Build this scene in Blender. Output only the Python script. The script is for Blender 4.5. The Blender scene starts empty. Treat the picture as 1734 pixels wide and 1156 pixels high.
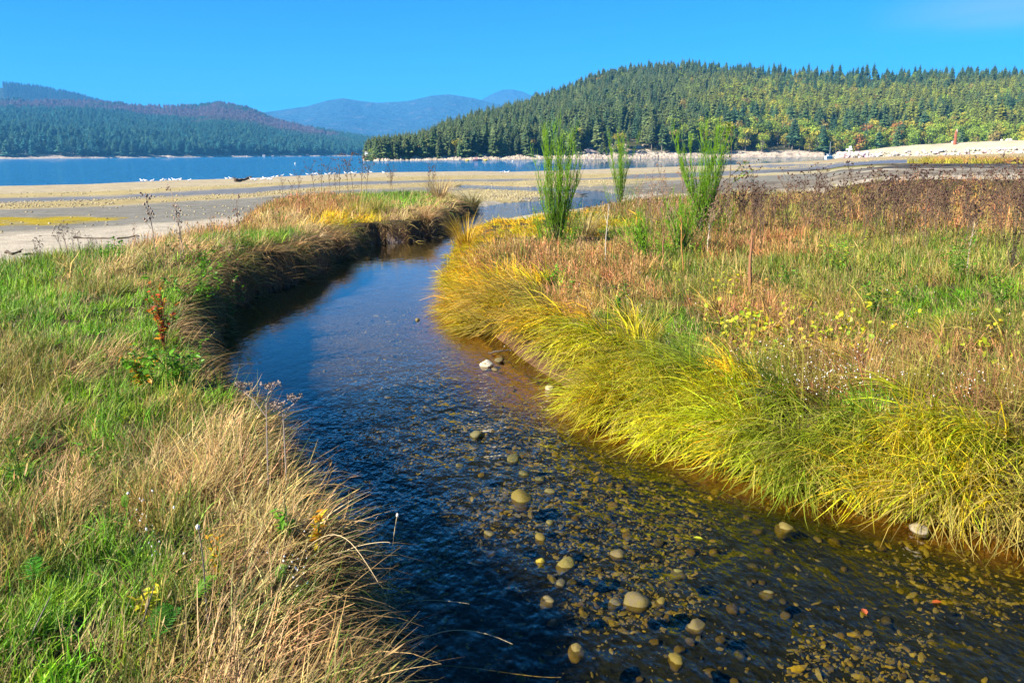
import bpy, math, random
import numpy as np
from mathutils import Matrix, Vector

rad = math.radians
SC = bpy.context.scene
COL = SC.collection
rng = np.random.default_rng(11)
random.seed(11)

# ------------------------------------------------------------------ camera
W0, H0, FPX = 1734.0, 1156.0, 1350.0
HAZE = 1.15e-4
EYE, PITCH, ROLL = 3.0, rad(13.25), rad(0.4)
cd = bpy.data.cameras.new('camera'); cam = bpy.data.objects.new('camera', cd); COL.objects.link(cam)
F = np.array([0, math.cos(PITCH), -math.sin(PITCH)]); U = np.array([0, math.sin(PITCH), math.cos(PITCH)]); X = np.array([1., 0, 0])
CR = X*math.cos(ROLL) - U*math.sin(ROLL); CU = U*math.cos(ROLL) + X*math.sin(ROLL)
cam.matrix_world = Matrix(((CR[0], CU[0], -F[0], 0), (CR[1], CU[1], -F[1], 0), (CR[2], CU[2], -F[2], EYE), (0, 0, 0, 1)))
cd.sensor_width = 36; cd.lens = 36*FPX/W0; cd.clip_start = .1; cd.clip_end = 40000
SC.camera = cam

# ------------------------------------------------------------------ sky, sun, exposure
SUN_EL = rad(35); SUN_TRAVEL = np.array([0.88, 0.47])          # horizontal direction the light travels
az_from = math.atan2(-SUN_TRAVEL[1], -SUN_TRAVEL[0])           # where the sun stands, from +X
wd = bpy.data.worlds.new('World'); SC.world = wd; wd.use_nodes = True
nt = wd.node_tree; nt.nodes.clear()
sky = nt.nodes.new('ShaderNodeTexSky'); sky.sky_type = 'NISHITA'; sky.sun_disc = False
sky.sun_elevation = SUN_EL; sky.sun_rotation = math.pi/2 - az_from
sky.ozone_density = 6.0; sky.dust_density = 0.0; sky.air_density = 0.85; sky.altitude = 3000
hs = nt.nodes.new('ShaderNodeHueSaturation'); hs.inputs['Saturation'].default_value = 1.58
bg = nt.nodes.new('ShaderNodeBackground'); bg.inputs[1].default_value = 0.068
wo = nt.nodes.new('ShaderNodeOutputWorld')
# a faint mauve wisp of cloud low in the sky
tc_ = nt.nodes.new('ShaderNodeTexCoord'); sx = nt.nodes.new('ShaderNodeSeparateXYZ'); nt.links.new(tc_.outputs['Generated'], sx.inputs[0])
def wm(op, a, b):
    q = nt.nodes.new('ShaderNodeMath'); q.operation = op
    for i, v in enumerate((a, b)):
        if hasattr(v, 'is_output'): nt.links.new(v, q.inputs[i])
        else: q.inputs[i].default_value = v
    return q.outputs[0]
def wr(v, a, b, c, d):
    q = nt.nodes.new('ShaderNodeMapRange'); q.interpolation_type = 'SMOOTHSTEP'; nt.links.new(v, q.inputs[0])
    for i, k in enumerate((a, b, c, d)): q.inputs[i+1].default_value = k
    return q.outputs[0]
mpg = nt.nodes.new('ShaderNodeMapping'); nt.links.new(tc_.outputs['Generated'], mpg.inputs[0]); mpg.inputs['Scale'].default_value = (3, 3, 22)
nz_ = nt.nodes.new('ShaderNodeTexNoise'); nt.links.new(mpg.outputs[0], nz_.inputs['Vector']); nz_.inputs['Scale'].default_value = 1.6; nz_.inputs['Detail'].default_value = 5
cl = wm('MULTIPLY', wm('MULTIPLY', wr(sx.outputs[2], .105, .135, 0, 1), wr(sx.outputs[2], .17, .140, 0, 1)), wm('MULTIPLY', wr(sx.outputs[0], .36, .50, 0, 1), wr(nz_.outputs[0], .35, .60, .25, .75)))
mx = nt.nodes.new('ShaderNodeMix'); mx.data_type = 'RGBA'; nt.links.new(wm('MULTIPLY', cl, .45), mx.inputs[0]); mx.inputs[7].default_value = (3.4, 3.5, 6.2, 1)
nt.links.new(sky.outputs[0], hs.inputs['Color']); nt.links.new(hs.outputs[0], mx.inputs[6]); nt.links.new(mx.outputs[2], bg.inputs[0]); nt.links.new(bg.outputs[0], wo.inputs[0])
sl = bpy.data.lights.new('sun', 'SUN'); sl.energy = 5.0; sl.angle = rad(.5); sl.color = (1, .93, .82)
so = bpy.data.objects.new('sun', sl); COL.objects.link(so)
so.rotation_euler = Vector((SUN_TRAVEL[0]*math.cos(SUN_EL), SUN_TRAVEL[1]*math.cos(SUN_EL), -math.sin(SUN_EL))).to_track_quat('-Z', 'Y').to_euler()
vs = SC.view_settings; vs.view_transform = 'Standard'; vs.look = 'None'; vs.gamma = 1; vs.exposure = 1.68; vs.use_curve_mapping = False
SC.cycles.max_bounces = 5; SC.cycles.transparent_max_bounces = 10; SC.cycles.volume_bounces = 0
SC.cycles.caustics_reflective = False; SC.cycles.caustics_refractive = False

# ------------------------------------------------------------------ helpers
def ray(px, py):
    return CR*((px-W0/2)/FPX) + CU*((H0/2-py)/FPX) + F
def at(px, py, z=0.0):
    d = ray(px, py); t = (z-EYE)/d[2]
    return np.array([d[0]*t, d[1]*t, z])
def at_d(px, py, dist):                       # point at a horizontal distance
    d = ray(px, py); t = dist/math.hypot(d[0], d[1])
    return np.array([d[0]*t, d[1]*t, EYE+d[2]*t])

def _h(ix, iy, s):
    n = (ix.astype(np.int64)*374761393 + iy.astype(np.int64)*668265263 + s*1442695041) & 0xffffffff
    n = ((n ^ (n >> 13))*1274126177) & 0xffffffff
    return ((n ^ (n >> 16)) & 0xffff)/65535.0
def vnoise(x, y, s=0):
    ix = np.floor(x); iy = np.floor(y); fx = x-ix; fy = y-iy
    fx = fx*fx*(3-2*fx); fy = fy*fy*(3-2*fy); ix = ix.astype(np.int64); iy = iy.astype(np.int64)
    a = _h(ix, iy, s); b = _h(ix+1, iy, s); c = _h(ix, iy+1, s); d = _h(ix+1, iy+1, s)
    return (a*(1-fx)+b*fx)*(1-fy) + (c*(1-fx)+d*fx)*fy
def fbm(x, y, o=4, s=0):
    x = np.asarray(x, float); y = np.asarray(y, float); r = 0; a = .5; t = 0
    for k in range(o):
        r = r + a*vnoise(x, y, s+k*17); t += a; x = x*2.03+7.1; y = y*2.03+3.7; a *= .5
    return r/t
def sstep(a, b, x):
    t = np.clip((x-a)/(b-a), 0, 1); return t*t*(3-2*t)

def tag(o, label=None, cat=None, group=None, kind=None):
    if label: o['label'] = label
    if cat: o['category'] = cat
    if group: o['group'] = group
    if kind: o['kind'] = kind
    return o
def mesh_np(name, V, Q, smooth=True, cols=None):
    V = np.asarray(V, np.float32); Q = np.asarray(Q, np.int32); k = Q.shape[1]
    me = bpy.data.meshes.new(name); me.vertices.add(len(V)); me.vertices.foreach_set('co', V.ravel())
    me.loops.add(Q.size); me.loops.foreach_set('vertex_index', Q.ravel())
    me.polygons.add(len(Q)); me.polygons.foreach_set('loop_start', np.arange(0, Q.size, k, dtype=np.int32))
    me.polygons.foreach_set('loop_total', np.full(len(Q), k, np.int32))
    me.polygons.foreach_set('use_smooth', np.full(len(Q), smooth))
    me.update(calc_edges=True)
    if cols:
        for n, a in cols.items():
            at_ = me.attributes.new(n, 'FLOAT_COLOR', 'POINT')
            a = np.asarray(a, np.float32)
            if a.shape[1] == 3: a = np.hstack([a, np.ones((len(a), 1), np.float32)])
            at_.data.foreach_set('color', a.ravel())
    return me
def link(name, me, mat=None, parent=None, loc=None, rz=None, scale=None, col=None):
    o = bpy.data.objects.new(name, me); COL.objects.link(o)
    if mat is not None and me is not None and len(me.materials) == 0: me.materials.append(mat)
    if parent is not None: o.parent = parent
    if loc is not None: o.location = [float(c) for c in loc]
    if rz is not None: o.rotation_euler = (0, 0, rz)
    if scale is not None: o.scale = (scale,)*3 if np.isscalar(scale) else scale
    if col is not None: o['col'] = [float(c) for c in col]
    return o
def grid_quads(n, m):
    i = np.arange(n-1)[:, None]*m + np.arange(m-1)[None, :]
    return np.stack([i, i+1, i+m+1, i+m], -1).reshape(-1, 4)

class MB:
    """collects triangles/quads with a per-vertex colour attribute 'bl' (random, along, random2)"""
    def __init__(s): s.V = []; s.Fc = []; s.B = []; s.M = []; s.n = 0
    def add(s, v, f, b=(.5, .5, .5), mi=0):
        v = np.asarray(v, float); s.V.append(v)
        b = np.asarray(b, float); s.B.append(np.tile(b, (len(v), 1)) if b.ndim == 1 else b)
        for q in f: s.Fc.append([i+s.n for i in q]); s.M.append(mi)
        s.n += len(v)
    def tube(s, P, R, k=5, b=(.5, .5, .5), mi=0, cap=True):
        P = np.asarray(P, float); n = len(P); R = np.broadcast_to(np.asarray(R, float), (n,)); vs_ = []
        for i in range(n):
            t = P[min(i+1, n-1)]-P[max(i-1, 0)]; t = t/(np.linalg.norm(t)+1e-9)
            a = np.cross(t, (0, 0, 1.) if abs(t[2]) < .9 else (1., 0, 0)); a /= np.linalg.norm(a)+1e-9; c = np.cross(t, a)
            for j in range(k):
                q = 2*math.pi*j/k; vs_.append(P[i] + R[i]*(a*math.cos(q)+c*math.sin(q)))
        fs = [[i*k+j, i*k+(j+1) % k, (i+1)*k+(j+1) % k, (i+1)*k+j] for i in range(n-1) for j in range(k)]
        if cap: fs += [list(range(k))[::-1], [(n-1)*k+j for j in range(k)]]
        s.add(vs_, fs, b, mi)
    def box(s, c, d, b=(.5, .5, .5), mi=0, taper=1.0):
        c = np.asarray(c, float); x, y, z = np.asarray(d, float)/2
        v = [(-x, -y, -z), (x, -y, -z), (x, y, -z), (-x, y, -z)] + [(i*x*taper, j*y*taper, z) for i, j in ((-1, -1), (1, -1), (1, 1), (-1, 1))]
        s.add(np.array(v)+c, [[3, 2, 1, 0], [4, 5, 6, 7], [0, 1, 5, 4], [1, 2, 6, 5], [2, 3, 7, 6], [3, 0, 4, 7]], b, mi)
    def mesh(s, name, mats=(), smooth=False):
        me = bpy.data.meshes.new(name); V = np.vstack(s.V)
        me.from_pydata([tuple(v) for v in V], [], s.Fc)
        a = me.attributes.new('bl', 'FLOAT_COLOR', 'POINT'); B = np.vstack(s.B)
        a.data.foreach_set('color', np.hstack([B, np.ones((len(B), 1))]).astype(np.float32).ravel())
        for m in mats: me.materials.append(m)
        if len(mats) > 1: me.polygons.foreach_set('material_index', s.M)
        if smooth: me.polygons.foreach_set('use_smooth', [True]*len(me.polygons))
        me.update(); return me

# ------------------------------------------------------------------ materials
class NT:
    def __init__(s, name):
        s.m = bpy.data.materials.new(name); s.m.use_nodes = True; s.t = s.m.node_tree; s.t.nodes.clear()
        s.out = s.t.nodes.new('ShaderNodeOutputMaterial')
    def n(s, typ, ins=None, **kw):
        nd = s.t.nodes.new(typ)
        for k, v in kw.items(): setattr(nd, k, v)
        for k, v in (ins or {}).items():
            if hasattr(v, 'is_output'): s.t.links.new(v, nd.inputs[k])
            else: nd.inputs[k].default_value = v
        return nd
    def surf(s, o): s.t.links.new(o, s.out.inputs['Surface']); return s.m
    def mul(s, a, b, fac=1.0, typ='MULTIPLY'):
        nd = s.n('ShaderNodeMix', data_type='RGBA', blend_type=typ); nd.inputs[0].default_value = fac
        for i, v in ((6, a), (7, b)):
            if hasattr(v, 'is_output'): s.t.links.new(v, nd.inputs[i])
            else: nd.inputs[i].default_value = tuple(v)+(1,) if len(v) == 3 else v
        return nd.outputs[2]
    def mixf(s, f, a, b):
        r = s.mul(a, b, 0, 'MIX'); nd = r.node
        s.t.links.new(f, nd.inputs[0]); return r
    def math(s, op, a, b=0.0, c=None):
        nd = s.n('ShaderNodeMath', operation=op)
        for i, v in enumerate((a, b, c)):
            if v is None: continue
            if hasattr(v, 'is_output'): s.t.links.new(v, nd.inputs[i])
            else: nd.inputs[i].default_value = v
        return nd.outputs[0]
    def maprange(s, v, a, b, c, d):
        return s.n('ShaderNodeMapRange', {0: v, 1: a, 2: b, 3: c, 4: d}).outputs[0]
    def noise(s, scale, detail=3, vec=None, rough=.5):
        nd = s.n('ShaderNodeTexNoise', {'Scale': scale, 'Detail': detail, 'Roughness': rough})
        if vec is not None: s.t.links.new(vec, nd.inputs['Vector'])
        return nd
    def pos(s): return s.n('ShaderNodeNewGeometry').outputs['Position']

def veg_mat(name, dry=(.42, .31, .13), dry_from=.72, transl=.35, var=(.65, 1.35), rough=.55, tip=0.0, where='INSTANCER'):
    """plant material: colour of the plant (instance or object property 'col'), varied per blade, some blades dry"""
    s = NT(name)
    c = s.n('ShaderNodeAttribute', attribute_type=where, attribute_name='col').outputs['Color']
    b = s.n('ShaderNodeAttribute', attribute_type='GEOMETRY', attribute_name='bl').outputs['Color']
    sp = s.n('ShaderNodeSeparateColor', {0: b})
    f = s.maprange(sp.outputs[2], dry_from, dry_from+.12, 0, .85)
    if tip > 0: f = s.math('MAXIMUM', f, s.maprange(sp.outputs[1], .55, 1.0, 0, tip))
    k = s.mixf(f, c, dry)
    v = s.maprange(sp.outputs[0], 0, 1, *var)
    vc = s.n('ShaderNodeCombineColor', {0: v, 1: v, 2: v}).outputs[0]
    k = s.mul(k, vc)
    d = s.n('ShaderNodeBsdfPrincipled', {'Base Color': k, 'Roughness': rough, 'Specular IOR Level': .25}).outputs[0]
    t = s.n('ShaderNodeBsdfTranslucent', {0: k}).outputs[0]
    return s.surf(s.n('ShaderNodeMixShader', {0: transl, 1: d, 2: t}).outputs[0])
def plain(name, c, c2=None, scale=8, rough=.8, bump=.0, bscale=30, spec=.3, metal=0):
    s = NT(name); pos = s.n('ShaderNodeTexCoord').outputs['Object']
    col = c+(1,)
    n = s.noise(scale, 4, pos)
    k = s.mixf(s.maprange(n.outputs[0], .35, .65, 0, 1), c, c2) if c2 else col
    p = s.n('ShaderNodeBsdfPrincipled', {'Base Color': k, 'Roughness': rough, 'Specular IOR Level': spec, 'Metallic': metal})
    if bump:
        bn = s.n('ShaderNodeBump', {'Strength': bump, 'Distance': .05, 'Height': s.noise(bscale, 4, pos).outputs[0]})
        s.t.links.new(bn.outputs[0], p.inputs['Normal'])
    return s.surf(p.outputs[0])

M_grass = veg_mat('grass_blades', dry_from=.78)
M_dry = veg_mat('dry_grass_blades', dry=(.30, .20, .08), dry_from=.8, transl=.3)
M_sedge = veg_mat('sedge_blades', dry=(.46, .32, .10), dry_from=.74, transl=.4, tip=.35)
M_leaf = veg_mat('leaves', dry=(.30, .26, .03), dry_from=.9, transl=.4, rough=.45)
M_conifer = veg_mat('conifer_needles', dry=(.10, .09, .035), dry_from=.93, transl=.12, var=(.55, 1.4), rough=.7)
M_broad = veg_mat('broadleaf_foliage', dry=(.20, .13, .03), dry_from=.93, transl=.25, var=(.55, 1.4), rough=.6)
M_stalk = veg_mat('dead_stalks', dry=(.30, .22, .12), dry_from=.85, transl=.05, var=(.7, 1.3), rough=.8)
M_bark = plain('bark', (.11, .085, .065), (.22, .19, .16), 3, .9)
M_green_stem = veg_mat('green_twigs', dry=(.16, .20, .02), dry_from=.8, transl=.15, rough=.5)

# ------------------------------------------------------------------ outlines on the ground
L_px = [(800, 1400), (700, 1156), (600, 1010), (515, 895), (462, 800), (402, 715), (366, 640), (372, 580), (405, 525), (470, 497), (545, 460), (606, 425), (640, 412), (716, 408), (752, 390), (800, 362), (826, 354), (835, 347), (900, 341), (985, 335), (1010, 330), (960, 326), (880, 324), (770, 318)]
R_px = [(2500, 1400), (1990, 1080), (1760, 930), (1650, 888), (1500, 866), (1390, 845), (1250, 800), (1150, 762), (1060, 735), (985, 695), (915, 650), (840, 598), (780, 550), (747, 497), (752, 455), (765, 415), (800, 384), (850, 370), (920, 362), (1010, 352), (1050, 340), (1040, 326), (900, 317), (790, 313)]
Lp = np.array([[3.5, -9], [1.2, -3]] + [list(at(*p)[:2]) for p in L_px[1:]]); Rp = np.array([[14, -8], [9.5, 1.0], [6.6, 4.3]] + [list(at(*p)[:2]) for p in R_px[2:]])
def resample(P, n, smooth=2):
    for _ in range(smooth):
        Q = [P[0]]
        for a, b in zip(P[:-1], P[1:]): Q += [a*.75+b*.25, a*.25+b*.75]
        P = np.array(Q+[P[-1]])
    d = np.r_[0, np.cumsum(np.linalg.norm(np.diff(P, axis=0), axis=1))]; t = np.linspace(0, d[-1], n)
    return np.stack([np.interp(t, d, P[:, 0]), np.interp(t, d, P[:, 1])], 1)
Ls = resample(Lp, 110); Rs = resample(Rp, 110)
def wig(P, s, amp=1.2):
    k = np.arange(len(P)); o = np.stack([fbm(k*.55, k*0+s, 3, s)-.5, fbm(k*.55, k*0+s+9, 3, s+5)-.5], 1)
    return P + o*(.25+.008*P[:, 1:2])*amp
Ls = wig(Ls, 3, 2.2); Rs = wig(Rs, 21)
def seg_dist(P, L):
    best = np.full(len(P), 1e9); near = np.zeros((len(P), 2))
    for a, b in zip(L[:-1], L[1:]):
        ab = b-a; t = np.clip(((P-a)@ab)/(ab@ab+1e-12), 0, 1); q = a+t[:, None]*ab; d = np.hypot(*(P-q).T)
        m = d < best; best[m] = d[m]; near[m] = q[m]
    return best, near
def inside(P, poly):
    x, y = P.T; c = np.zeros(len(P), bool); n = len(poly)
    for i in range(n):
        x1, y1 = poly[i]; x2, y2 = poly[(i+1) % n]
        if y1 == y2: continue
        m = ((y1 > y) != (y2 > y)) & (x < (x2-x1)*(y-y1)/(y2-y1)+x1); c ^= m
    return c
STREAM = np.vstack([Ls, Rs[::-1]])
def polar_line(pts, z=0.0):
    Q = np.array([at(*p, z)[:2] for p in pts]); a = np.arctan2(Q[:, 0], Q[:, 1]); r = np.hypot(*Q.T); o = np.argsort(a)
    return a[o], r[o]
WL = polar_line([(-900, 345), (-300, 325), (0, 315), (150, 312), (300, 305), (420, 302), (540, 296), (650, 292), (800, 290), (870, 291), (1000, 287), (1100, 284), (1250, 279), (1340, 275), (1400, 272), (1425, 268.5), (1500, 266), (2200, 262)], -.3)
left_land = np.array([at(*p, .4)[:2] for p in [(-900, 520), (-300, 475), (0, 457), (100, 446), (200, 430), (330, 404), (400, 380), (408, 362), (440, 348), (520, 338), (640, 333), (740, 334), (800, 341), (828, 353)]])
right_land = np.array([at(*p, .4)[:2] for p in [(850, 371), (920, 364), (1000, 352), (1060, 343), (1200, 339), (1400, 339), (1734, 347), (2300, 360)]])
LEFT = np.vstack([left_land, Ls[:74][::-1], [[-30, -12]]]); 
_ri = int(np.argmin(np.hypot(*(Rs-right_land[0]).T)))
RIGHT = np.vstack([right_land, [[60, -12]], Rs[:_ri+1]])

def heights(P):
    """ground height, plus masks, at world points"""
    x, y = P.T; r = np.hypot(x, y); a = np.arctan2(x, y)
    dl, nl = seg_dist(P, Ls); dr, nr = seg_dist(P, Rs); ins = inside(P, STREAM)
    d = np.minimum(dl, dr); near = np.where((dl < dr)[:, None], nl, nr)
    lm = inside(P, LEFT); rm = inside(P, RIGHT)
    dle, _ = seg_dist(P, left_land); dre, _ = seg_dist(P, right_land)
    rw = np.interp(a, *WL)
    zb = -.3 + np.clip((rw-r)*.008, -6, .42) + .07*(fbm(x*.15, y*.15, 3, 4)-.5)
    zb = np.where(r < rw, np.maximum(zb, -.3+.004*(rw-r)), np.minimum(zb, -.3-.02*(r-rw)))
    zb = zb + np.where(r < rw, sstep(.3, .6, a)*sstep(120, 320, r)*1.4, 0)
    zb = np.where((r < 75) & (d < 6), np.maximum(zb, .06+.02*np.minimum(d, 6)), zb)
    n1 = fbm(x*.6, y*.6, 4, 8)-.5; n2 = fbm(x*2.4, y*2.4, 3, 9)-.5
    topl = .64 + .26*sstep(5.5, 9, y)*sstep(27, 17, y)*sstep(5, 1.2, dl) + .35*n1 + .12*n2; topr = .50 + .3*n1 + .12*n2 + .12*sstep(2, 8, x)
    zl = zb + (topl-zb)*sstep(0, 1.6, dle); zr = zb + (topr-zb)*sstep(0, 2.0, dre)
    wob = 1+.5*n1
    zl = -.25 + (zl+.25)*sstep(-.02, .34*wob.clip(.5, 1.6), dl)
    zr = -.06 + (zr+.06)*np.clip(.28*sstep(0, .55, dr) + .72*sstep(.25, 1.5, dr), 0, 1)
    z = np.where(lm, zl, np.where(rm, zr, -.1+(zb+.1)*sstep(0, 1.0, d)))
    wdt = dl+dr
    dep = .08 + .30*np.clip(dr/(wdt+1e-6), 0, 1)**1.0
    zi = -dep*sstep(0, .9, d) - .05*sstep(0, .1, d) + .10*(fbm(x*1.3, y*1.3, 4, 30)-.5)
    zi = np.where(r > 36, np.maximum(zi, -.12), zi)
    z = np.where(ins, zi, z)
    return z, dict(d=d, near=near, ins=ins, lm=lm, rm=rm, dl=dl, dr=dr, rw=rw, r=r, a=a, dle=dle, dre=dre)

# ------------------------------------------------------------------ ground sheet
rr = np.r_[np.geomspace(2.2, 420, 560), np.geomspace(440, 9200, 24)]
aa = np.r_[np.linspace(-math.pi, -.85, 14)[:-1], np.linspace(-.85, .85, 560), np.linspace(.85, math.pi, 14)[1:]]
Rg, Ag = np.meshgrid(rr, aa, indexing='ij')
GP = np.stack([Rg*np.sin(Ag), Rg*np.cos(Ag)], -1).reshape(-1, 2)
gz, gm = heights(GP)
behind = (GP[:, 1] < 1.5)
gz = np.where(gm['r'] > 430, -7.0, gz)
x, y = GP.T; r = gm['r']; a = gm['a']
# colour zones: what the ground is made of
def lerp(c0, c1, m): return c0*(1-m[:, None]) + np.asarray(c1)*m[:, None]
C = np.tile(np.array([.50, .43, .32]), (len(GP), 1)); wet = np.zeros(len(GP))
nz = fbm(x*.08, y*.08, 4, 50)-.5; nf = fbm(x*.5, y*.9, 4, 51)-.5
rj = r*(1+.10*nz+.05*nf)
bands = [
 ([(-600, 346), (0, 326), (200, 321), (420, 311), (600, 302), (800, 297), (1000, 296), (1200, 290), (1400, 280), (1734, 268)], (.46, .38, .24), .15),
 ([(-600, 356), (0, 336), (200, 332), (420, 320), (600, 309), (800, 305), (1000, 303), (1200, 291), (1400, 285), (1734, 277)], (.44, .35, .16), .1),
 ([(-600, 366), (0, 344), (200, 338), (420, 330), (600, 315), (800, 309), (1000, 306), (1200, 300), (1400, 294), (1734, 284)], (.20, .19, .17), .6),
 ([(-600, 380), (0, 357), (200, 350), (420, 337), (600, 322), (800, 318), (1000, 312), (1200, 305), (1400, 298), (1734, 290)], (.42, .33, .15), .0),
 ([(-600, 420), (0, 400), (200, 386), (420, 368), (600, 340), (800, 340), (1000, 338), (1200, 330), (1400, 315), (1734, 300)], (.24, .22, .17), .35)]
prev = np.interp(a, *WL)
for pts, c, w in bands:
    ln = np.interp(a, *polar_line(pts)); m = sstep(-.02, .05, (prev-rj)/prev)*sstep(-.05, .02, (rj-ln)/ln)
    C = lerp(C, c, m); wet = wet*(1-m)+w*m; prev = ln
def blob(px, py, hw, hh, c, w, s=.0):
    """an oval patch on the beach, sized from two points on the flat"""
    global C, wet
    c0 = at(px, py); cx = at(px+hw, py); cy0 = at(px, py-hh); cy1 = at(px, py+hh)
    ax = np.linalg.norm(cx-c0); ay = np.linalg.norm(cy0-cy1)/2; ce = (cy0+cy1)/2
    q = ((x-ce[0])/ax)**2 + ((y-ce[1])/ay)**2 + 1.2*nf + .8*nz
    m = (1-sstep(.75, 1.0, q))*(.35+.65*sstep(.32, .55, fbm(x*1.1, y*1.6, 3, 65))); C = lerp(C, c, m); wet = wet*(1-m)+w*m
blob(1430, 328, 420, 14, (.17, .14, .10), .2)
blob(40, 379, 150, 7, (.38, .28, .02), .2)
blob(830, 334, 95, 11, (.46, .37, .17), 0)
blob(960, 312, 120, 7, (.46, .37, .18), 0)
blob(1600, 306, 330, 17, (.035, .028, .026), .25)
blob(1380, 299, 120, 4, (.50, .43, .26), 0)
blob(1480, 285, 240, 6, (.15, .15, .17), .8)
blob(1470, 274, 260, 3.5, (.45, .33, .17), 0)
blob(1440, 295, 60, 2, (.22, .22, .04), .1)
C = .72*C*(1+.7*(fbm(x*1.3, y*3, 3, 60)-.5))[:, None]
sea = (r > gm['rw']); C[sea] = (.08, .09, .07)
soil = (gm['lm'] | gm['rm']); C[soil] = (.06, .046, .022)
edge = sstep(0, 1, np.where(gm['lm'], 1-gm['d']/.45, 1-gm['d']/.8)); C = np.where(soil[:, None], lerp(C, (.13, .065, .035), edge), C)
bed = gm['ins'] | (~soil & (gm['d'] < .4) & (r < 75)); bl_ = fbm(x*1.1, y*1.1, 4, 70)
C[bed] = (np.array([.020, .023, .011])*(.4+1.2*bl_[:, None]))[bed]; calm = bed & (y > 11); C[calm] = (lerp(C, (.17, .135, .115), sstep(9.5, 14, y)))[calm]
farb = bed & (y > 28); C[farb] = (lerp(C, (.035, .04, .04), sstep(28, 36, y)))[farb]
mud = gm['ins'] & (gm['dr'] < 1.3); C = np.where(mud[:, None], lerp(C, (.24, .115, .035), 1-sstep(.1, .5+.75*sstep(8, 10.5, y)*sstep(20, 14, y), gm['dr'])), C)
V = np.column_stack([GP, gz])
# disc in the middle closes the sheet under the camera
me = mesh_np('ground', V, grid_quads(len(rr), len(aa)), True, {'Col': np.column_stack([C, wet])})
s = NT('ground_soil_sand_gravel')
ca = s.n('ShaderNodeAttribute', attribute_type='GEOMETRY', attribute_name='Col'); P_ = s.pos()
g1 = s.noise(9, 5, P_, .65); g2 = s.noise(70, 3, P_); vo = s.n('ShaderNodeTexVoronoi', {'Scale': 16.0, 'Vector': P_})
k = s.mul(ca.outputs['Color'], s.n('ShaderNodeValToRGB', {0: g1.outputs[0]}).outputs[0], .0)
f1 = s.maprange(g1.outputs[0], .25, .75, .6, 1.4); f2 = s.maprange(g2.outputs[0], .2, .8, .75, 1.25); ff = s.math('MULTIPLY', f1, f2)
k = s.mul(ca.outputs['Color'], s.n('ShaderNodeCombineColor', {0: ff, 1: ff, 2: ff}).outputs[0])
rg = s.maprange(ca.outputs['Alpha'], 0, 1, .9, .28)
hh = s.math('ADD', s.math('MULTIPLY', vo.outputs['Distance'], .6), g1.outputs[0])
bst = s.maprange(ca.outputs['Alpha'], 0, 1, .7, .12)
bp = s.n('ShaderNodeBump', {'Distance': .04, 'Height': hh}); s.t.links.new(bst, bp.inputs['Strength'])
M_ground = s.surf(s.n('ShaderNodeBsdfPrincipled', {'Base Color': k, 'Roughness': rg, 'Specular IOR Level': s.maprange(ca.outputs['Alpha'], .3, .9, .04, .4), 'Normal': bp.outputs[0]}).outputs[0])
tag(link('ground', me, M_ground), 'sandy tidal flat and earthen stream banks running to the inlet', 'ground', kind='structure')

_n0, _n1 = 13, 13+559; _lr0, _dlr = math.log(2.2), math.log(420/2.2)/559
_GZ = gz.reshape(len(rr), len(aa)); _GD = gm['d'].reshape(_GZ.shape); _GI = gm['ins'].reshape(_GZ.shape)
def fast(P):
    """height, distance to the water line, in-stream flag, read off the ground mesh"""
    r_ = np.hypot(*P.T); i = np.clip((np.log(np.maximum(r_, 2.21))-_lr0)/_dlr, 0, 558.99); j = np.clip((np.arctan2(P[:, 0], P[:, 1])+.85)/1.7*559, 0, 558.99)
    i0 = i.astype(int); j0 = j.astype(int); fi = i-i0; fj = j-j0; j0 = j0+13
    def bi(A): return (A[i0, j0]*(1-fi)+A[i0+1, j0]*fi)*(1-fj) + (A[i0, j0+1]*(1-fi)+A[i0+1, j0+1]*fi)*fj
    return bi(_GZ), bi(_GD), _GI[np.round(i).astype(int), np.clip(np.round(j), 0, 559).astype(int)+13]

# ------------------------------------------------------------------ water
def water_mat(name, tint, sc1, sc2, strength, stretch, deep=None, dist=.02):
    s = NT(name); P_ = s.pos()
    mp = s.n('ShaderNodeMapping', {'Vector': P_, 'Scale': stretch, 'Rotation': (0, 0, rad(14))}).outputs[0]
    n1 = s.noise(sc1, 3, mp, .55); n2 = s.noise(sc2, 2, mp, .5)
    h = s.math('ADD', n1.outputs[0], s.math('MULTIPLY', n2.outputs[0], .35))
    at_ = s.n('ShaderNodeAttribute', attribute_type='GEOMETRY', attribute_name='rip')
    st = s.math('MULTIPLY', at_.outputs['Fac'], strength)
    b = s.n('ShaderNodeBump', {'Strength': st, 'Distance': dist, 'Height': h}).outputs[0]
    ge = s.n('ShaderNodeNewGeometry'); dp = s.n('ShaderNodeVectorMath', {0: ge.outputs['Incoming'], 1: b}, operation='DOT_PRODUCT').outputs['Value']
    fr = s.math('ADD', s.math('MULTIPLY', s.math('POWER', s.math('SUBTRACT', 1.0, s.n('ShaderNodeClamp', {0: s.math('ABSOLUTE', dp)}).outputs[0]), 5.0), .98), .02)   # the same from above and below
    gl = s.n('ShaderNodeBsdfGlossy', {'Color': (1, 1, 1, 1), 'Roughness': .03, 'Normal': b}).outputs[0]
    if deep: base = s.n('ShaderNodeBsdfDiffuse', {'Color': deep+(1,)}).outputs[0]
    else: base = s.n('ShaderNodeBsdfTransparent', {'Color': tint+(1,)}).outputs[0]
    return s.surf(s.n('ShaderNodeMixShader', {0: fr, 1: base, 2: gl}).outputs[0])
M_stream = water_mat('stream_water', (.58, .53, .27), 3.6, 12, 1.0, (1.0, .6, 1), dist=.10)
M_sea = water_mat('sea_water', None, .22, .9, 1.0, (1.0, .6, 1), deep=(.018, .115, .23), dist=3.0)
tt = np.linspace(-.06, 1.06, 25)
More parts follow.
